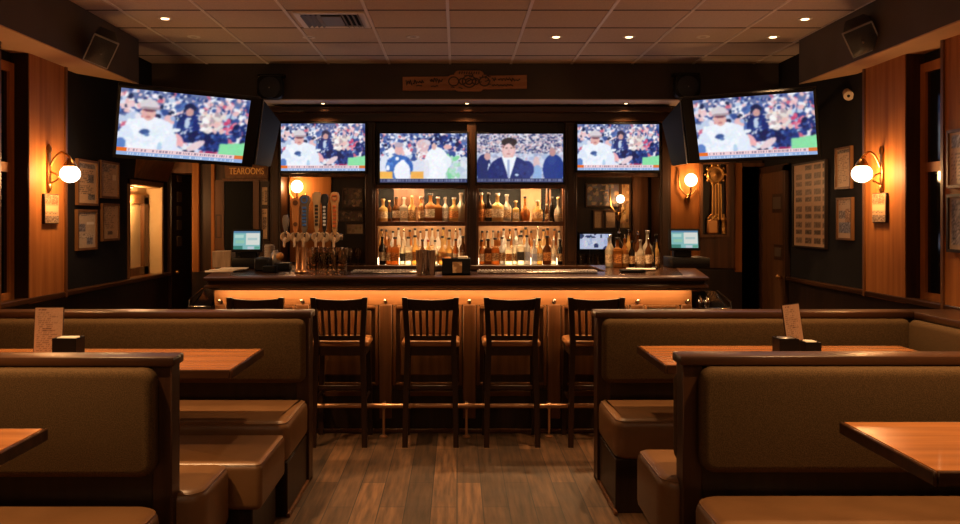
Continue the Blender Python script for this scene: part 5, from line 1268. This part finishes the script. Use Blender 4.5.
# ---- near double booth bench, clock side: end at x .865
t = thing('booth_bench', (1.7, 3.45, 0), 'near double-sided booth bench on the clock side, wood end post by the aisle', 'booth')
wall_panel(t, .868, 2.575, 3.385, 3.505, -1)
obj('back_cushion', cushion_back(bmesh.new(), .925, 2.575, .54, .936, 3.32, 3.41, .05, .03), FABRIC, t)
obj('back_cushion', cushion_back(bmesh.new(), .862, 2.52, .53, .905, 3.475, 3.545, .05, .03), FABRIC, t)
seat_pad(.795, 2.525, 3.44, 3.94, .215, .482, (.09, 0, 0, .05), t)
obj('seat_base', box(.85, 2.52, 3.50, 3.90, 0, .225, .004), BLACKW, t)
seat_pad(.885, 2.575, 2.74, 3.36, .22, .458, (.10, 0, 0, .10), t)
obj('seat_base', box(.91, 2.575, 2.78, 3.40, 0, .23, .004), BLACKW, t)

# ------------------------------------------------------------------ tables
TZ = .818
def table(x0, x1, y0, y1, label, px, yc):
    t = thing('booth_table', ((x0 + x1) / 2, (y0 + y1) / 2, 0), label, 'table')
    e = .012
    obj('tabletop', box(x0 + e, x1 - e, y0 + e, y1 - e, TZ - .034, TZ, .002), TABLE, t)
    g = bmesh.new()
    bx(g, x0, x0 + e, y0, y1, TZ - .042, TZ - .001, .004); bx(g, x1 - e, x1, y0, y1, TZ - .042, TZ - .001, .004); bx(g, x0 + e, x1 - e, y0, y0 + e, TZ - .042, TZ - .001, .004); bx(g, x0 + e, x1 - e, y1 - e, y1, TZ - .042, TZ - .001, .004)
    obj('table_edge', g, DARKX, t)
    obj('pedestal', lathe(bmesh.new(), [(.04, .03), (.035, .05), (.035, TZ - .06), (.12, TZ - .042)], (px, yc, 0), 14), BLACK, t)
    obj('foot', lathe(bmesh.new(), [(.17, .001), (.17, .012), (.05, .035)], (px, yc, 0), 20), BLACK, t)
table(-2.62, -1.016, 3.99, 4.65, 'far wooden booth table on the certificates side, holding a menu card and black holder', -2.2, 4.2)
table(.968, 2.39, 4.12, 4.76, 'far wooden booth table on the clock side, holding a leaning menu and two black holders', 1.8, 4.25)
table(-2.62, -1.335, 2.27, 2.885, 'near wooden booth table on the certificates side, only its corner in view', -2.0, 2.45)
table(1.288, 2.58, 2.385, 2.978, 'near wooden booth table on the clock side, its glossy top brightly lit', 2.0, 2.55)
def menu(px, py_top, Y, w, h, yaw, lean, label, seed, roll=0):
    c = Vector(((px - 457) * Y / K, Y, TZ + .0035)); Rm = Matrix.Rotation(yaw, 3, 'Z')
    R = Rm @ Vector((1, 0, 0)); U = Rm @ Vector((0, math.sin(lean), math.cos(lean))); n = R.cross(U)
    R, U = R * math.cos(roll) + U * math.sin(roll), -R * math.sin(roll) + U * math.cos(roll)
    t = thing('menu_card', c, label, 'menu')
    im = doc(30, 48, (.74, .57, .44), INK, [(.12, .5, .05, .09, 'text', (.35, .12, .10)), (.1, .9, .12, .92, 'text', (.50, .35, .26)), (.3, .7, .45, .50, 'text', (.3, .16, .12))], seed)
    g = bmesh.new(); b = c - R * w / 2; vs = []
    for d in (-.0015, -.008):
        for u_, v_ in ((0, 0), (w, 0), (w, h), (0, h)): vs.append(g.verts.new(b + R * u_ + U * v_ + n * d))
    for f in ((0, 1, 2, 3), (4, 5, 6, 7), (0, 1, 5, 4), (1, 2, 6, 5), (2, 3, 7, 6), (3, 0, 4, 7)): g.faces.new([vs[i] for i in f])
    obj('card_back', g, DARK, t, False)
    picture('menu_print', im, b + R * .003 + U * .003, R * (w - .006), U * (h - .006), PRINT, t)
menu(47.5, 308, 4.40, .142, .238, .06, .10, 'upright menu card beside a black holder on the far certificates-side table', 41)
menu(797, 305, 4.50, .100, .245, .22, .10, 'slim menu card leaning between two black holders on the far clock-side table', 42, .09)
def holder(px0, px1, py, Y, label, fill):
    a, b = P(px0, py, Y), P(px1, py, Y); w = b.x - a.x; t = thing('packet_holder', ((a.x + b.x) / 2, Y + .05, TZ), label, 'holder')
    z1 = a.z; g = bmesh.new()
    bx(g, a.x, b.x, Y, Y + .006, TZ, z1); bx(g, a.x, b.x, Y + .094, Y + .10, TZ, z1); bx(g, a.x, a.x + .006, Y + .006, Y + .094, TZ, z1); bx(g, b.x - .006, b.x, Y + .006, Y + .094, TZ, z1); bx(g, a.x, b.x, Y, Y + .10, TZ, TZ + .006)
    obj('box', g, BLACK, t)
    return single('sugar_packets', box(a.x + .012, b.x - .012, Y + .02, Y + .08, TZ + .008, z1 + .003, .004), fill, label.replace('black holder', 'sugar packets in the black holder').replace('square ', '').replace('small ', ''), 'packets')
holder(52, 76, 338.5, 4.26, 'square black holder beside the menu card on the far certificates-side table', PAPER)
holder(779.5, 799, 339, 4.36, 'square black holder on the aisle side of the leaning menu card', PEWTER)
holder(806, 821.5, 342.5, 4.33, 'small black holder on the wall side of the leaning menu card', PAPER)

# ================================================================== CAMERA, WORLD, VIEW
cd = bpy.data.cameras.new('camera'); cam = bpy.data.objects.new('camera', cd); COL.objects.link(cam)
cam.location = (0, 0, H); cam.rotation_euler = (PI / 2, 0, 0)
cd.sensor_fit = 'HORIZONTAL'; cd.sensor_width = 36; cd.lens = 36 * K / 960
cd.shift_x = 23 / 960; cd.shift_y = -43 / 960; cd.clip_start = .05
SC.camera = cam
w = bpy.data.worlds.new('world'); SC.world = w; w.use_nodes = True
w.node_tree.nodes['Background'].inputs[0].default_value = (.03, .02, .015, 1)
vs_ = SC.view_settings; vs_.view_transform = 'Standard'; vs_.look = 'None'; vs_.gamma = 1; vs_.exposure = 0; vs_.use_curve_mapping = False
SC.cycles.use_denoising = True; SC.cycles.max_bounces = 16; SC.cycles.transmission_bounces = 14; SC.cycles.glossy_bounces = 5; SC.cycles.diffuse_bounces = 5; SC.cycles.transparent_max_bounces = 12
SC.cycles.caustics_reflective = False; SC.cycles.caustics_refractive = False; SC.cycles.sample_clamp_indirect = 4
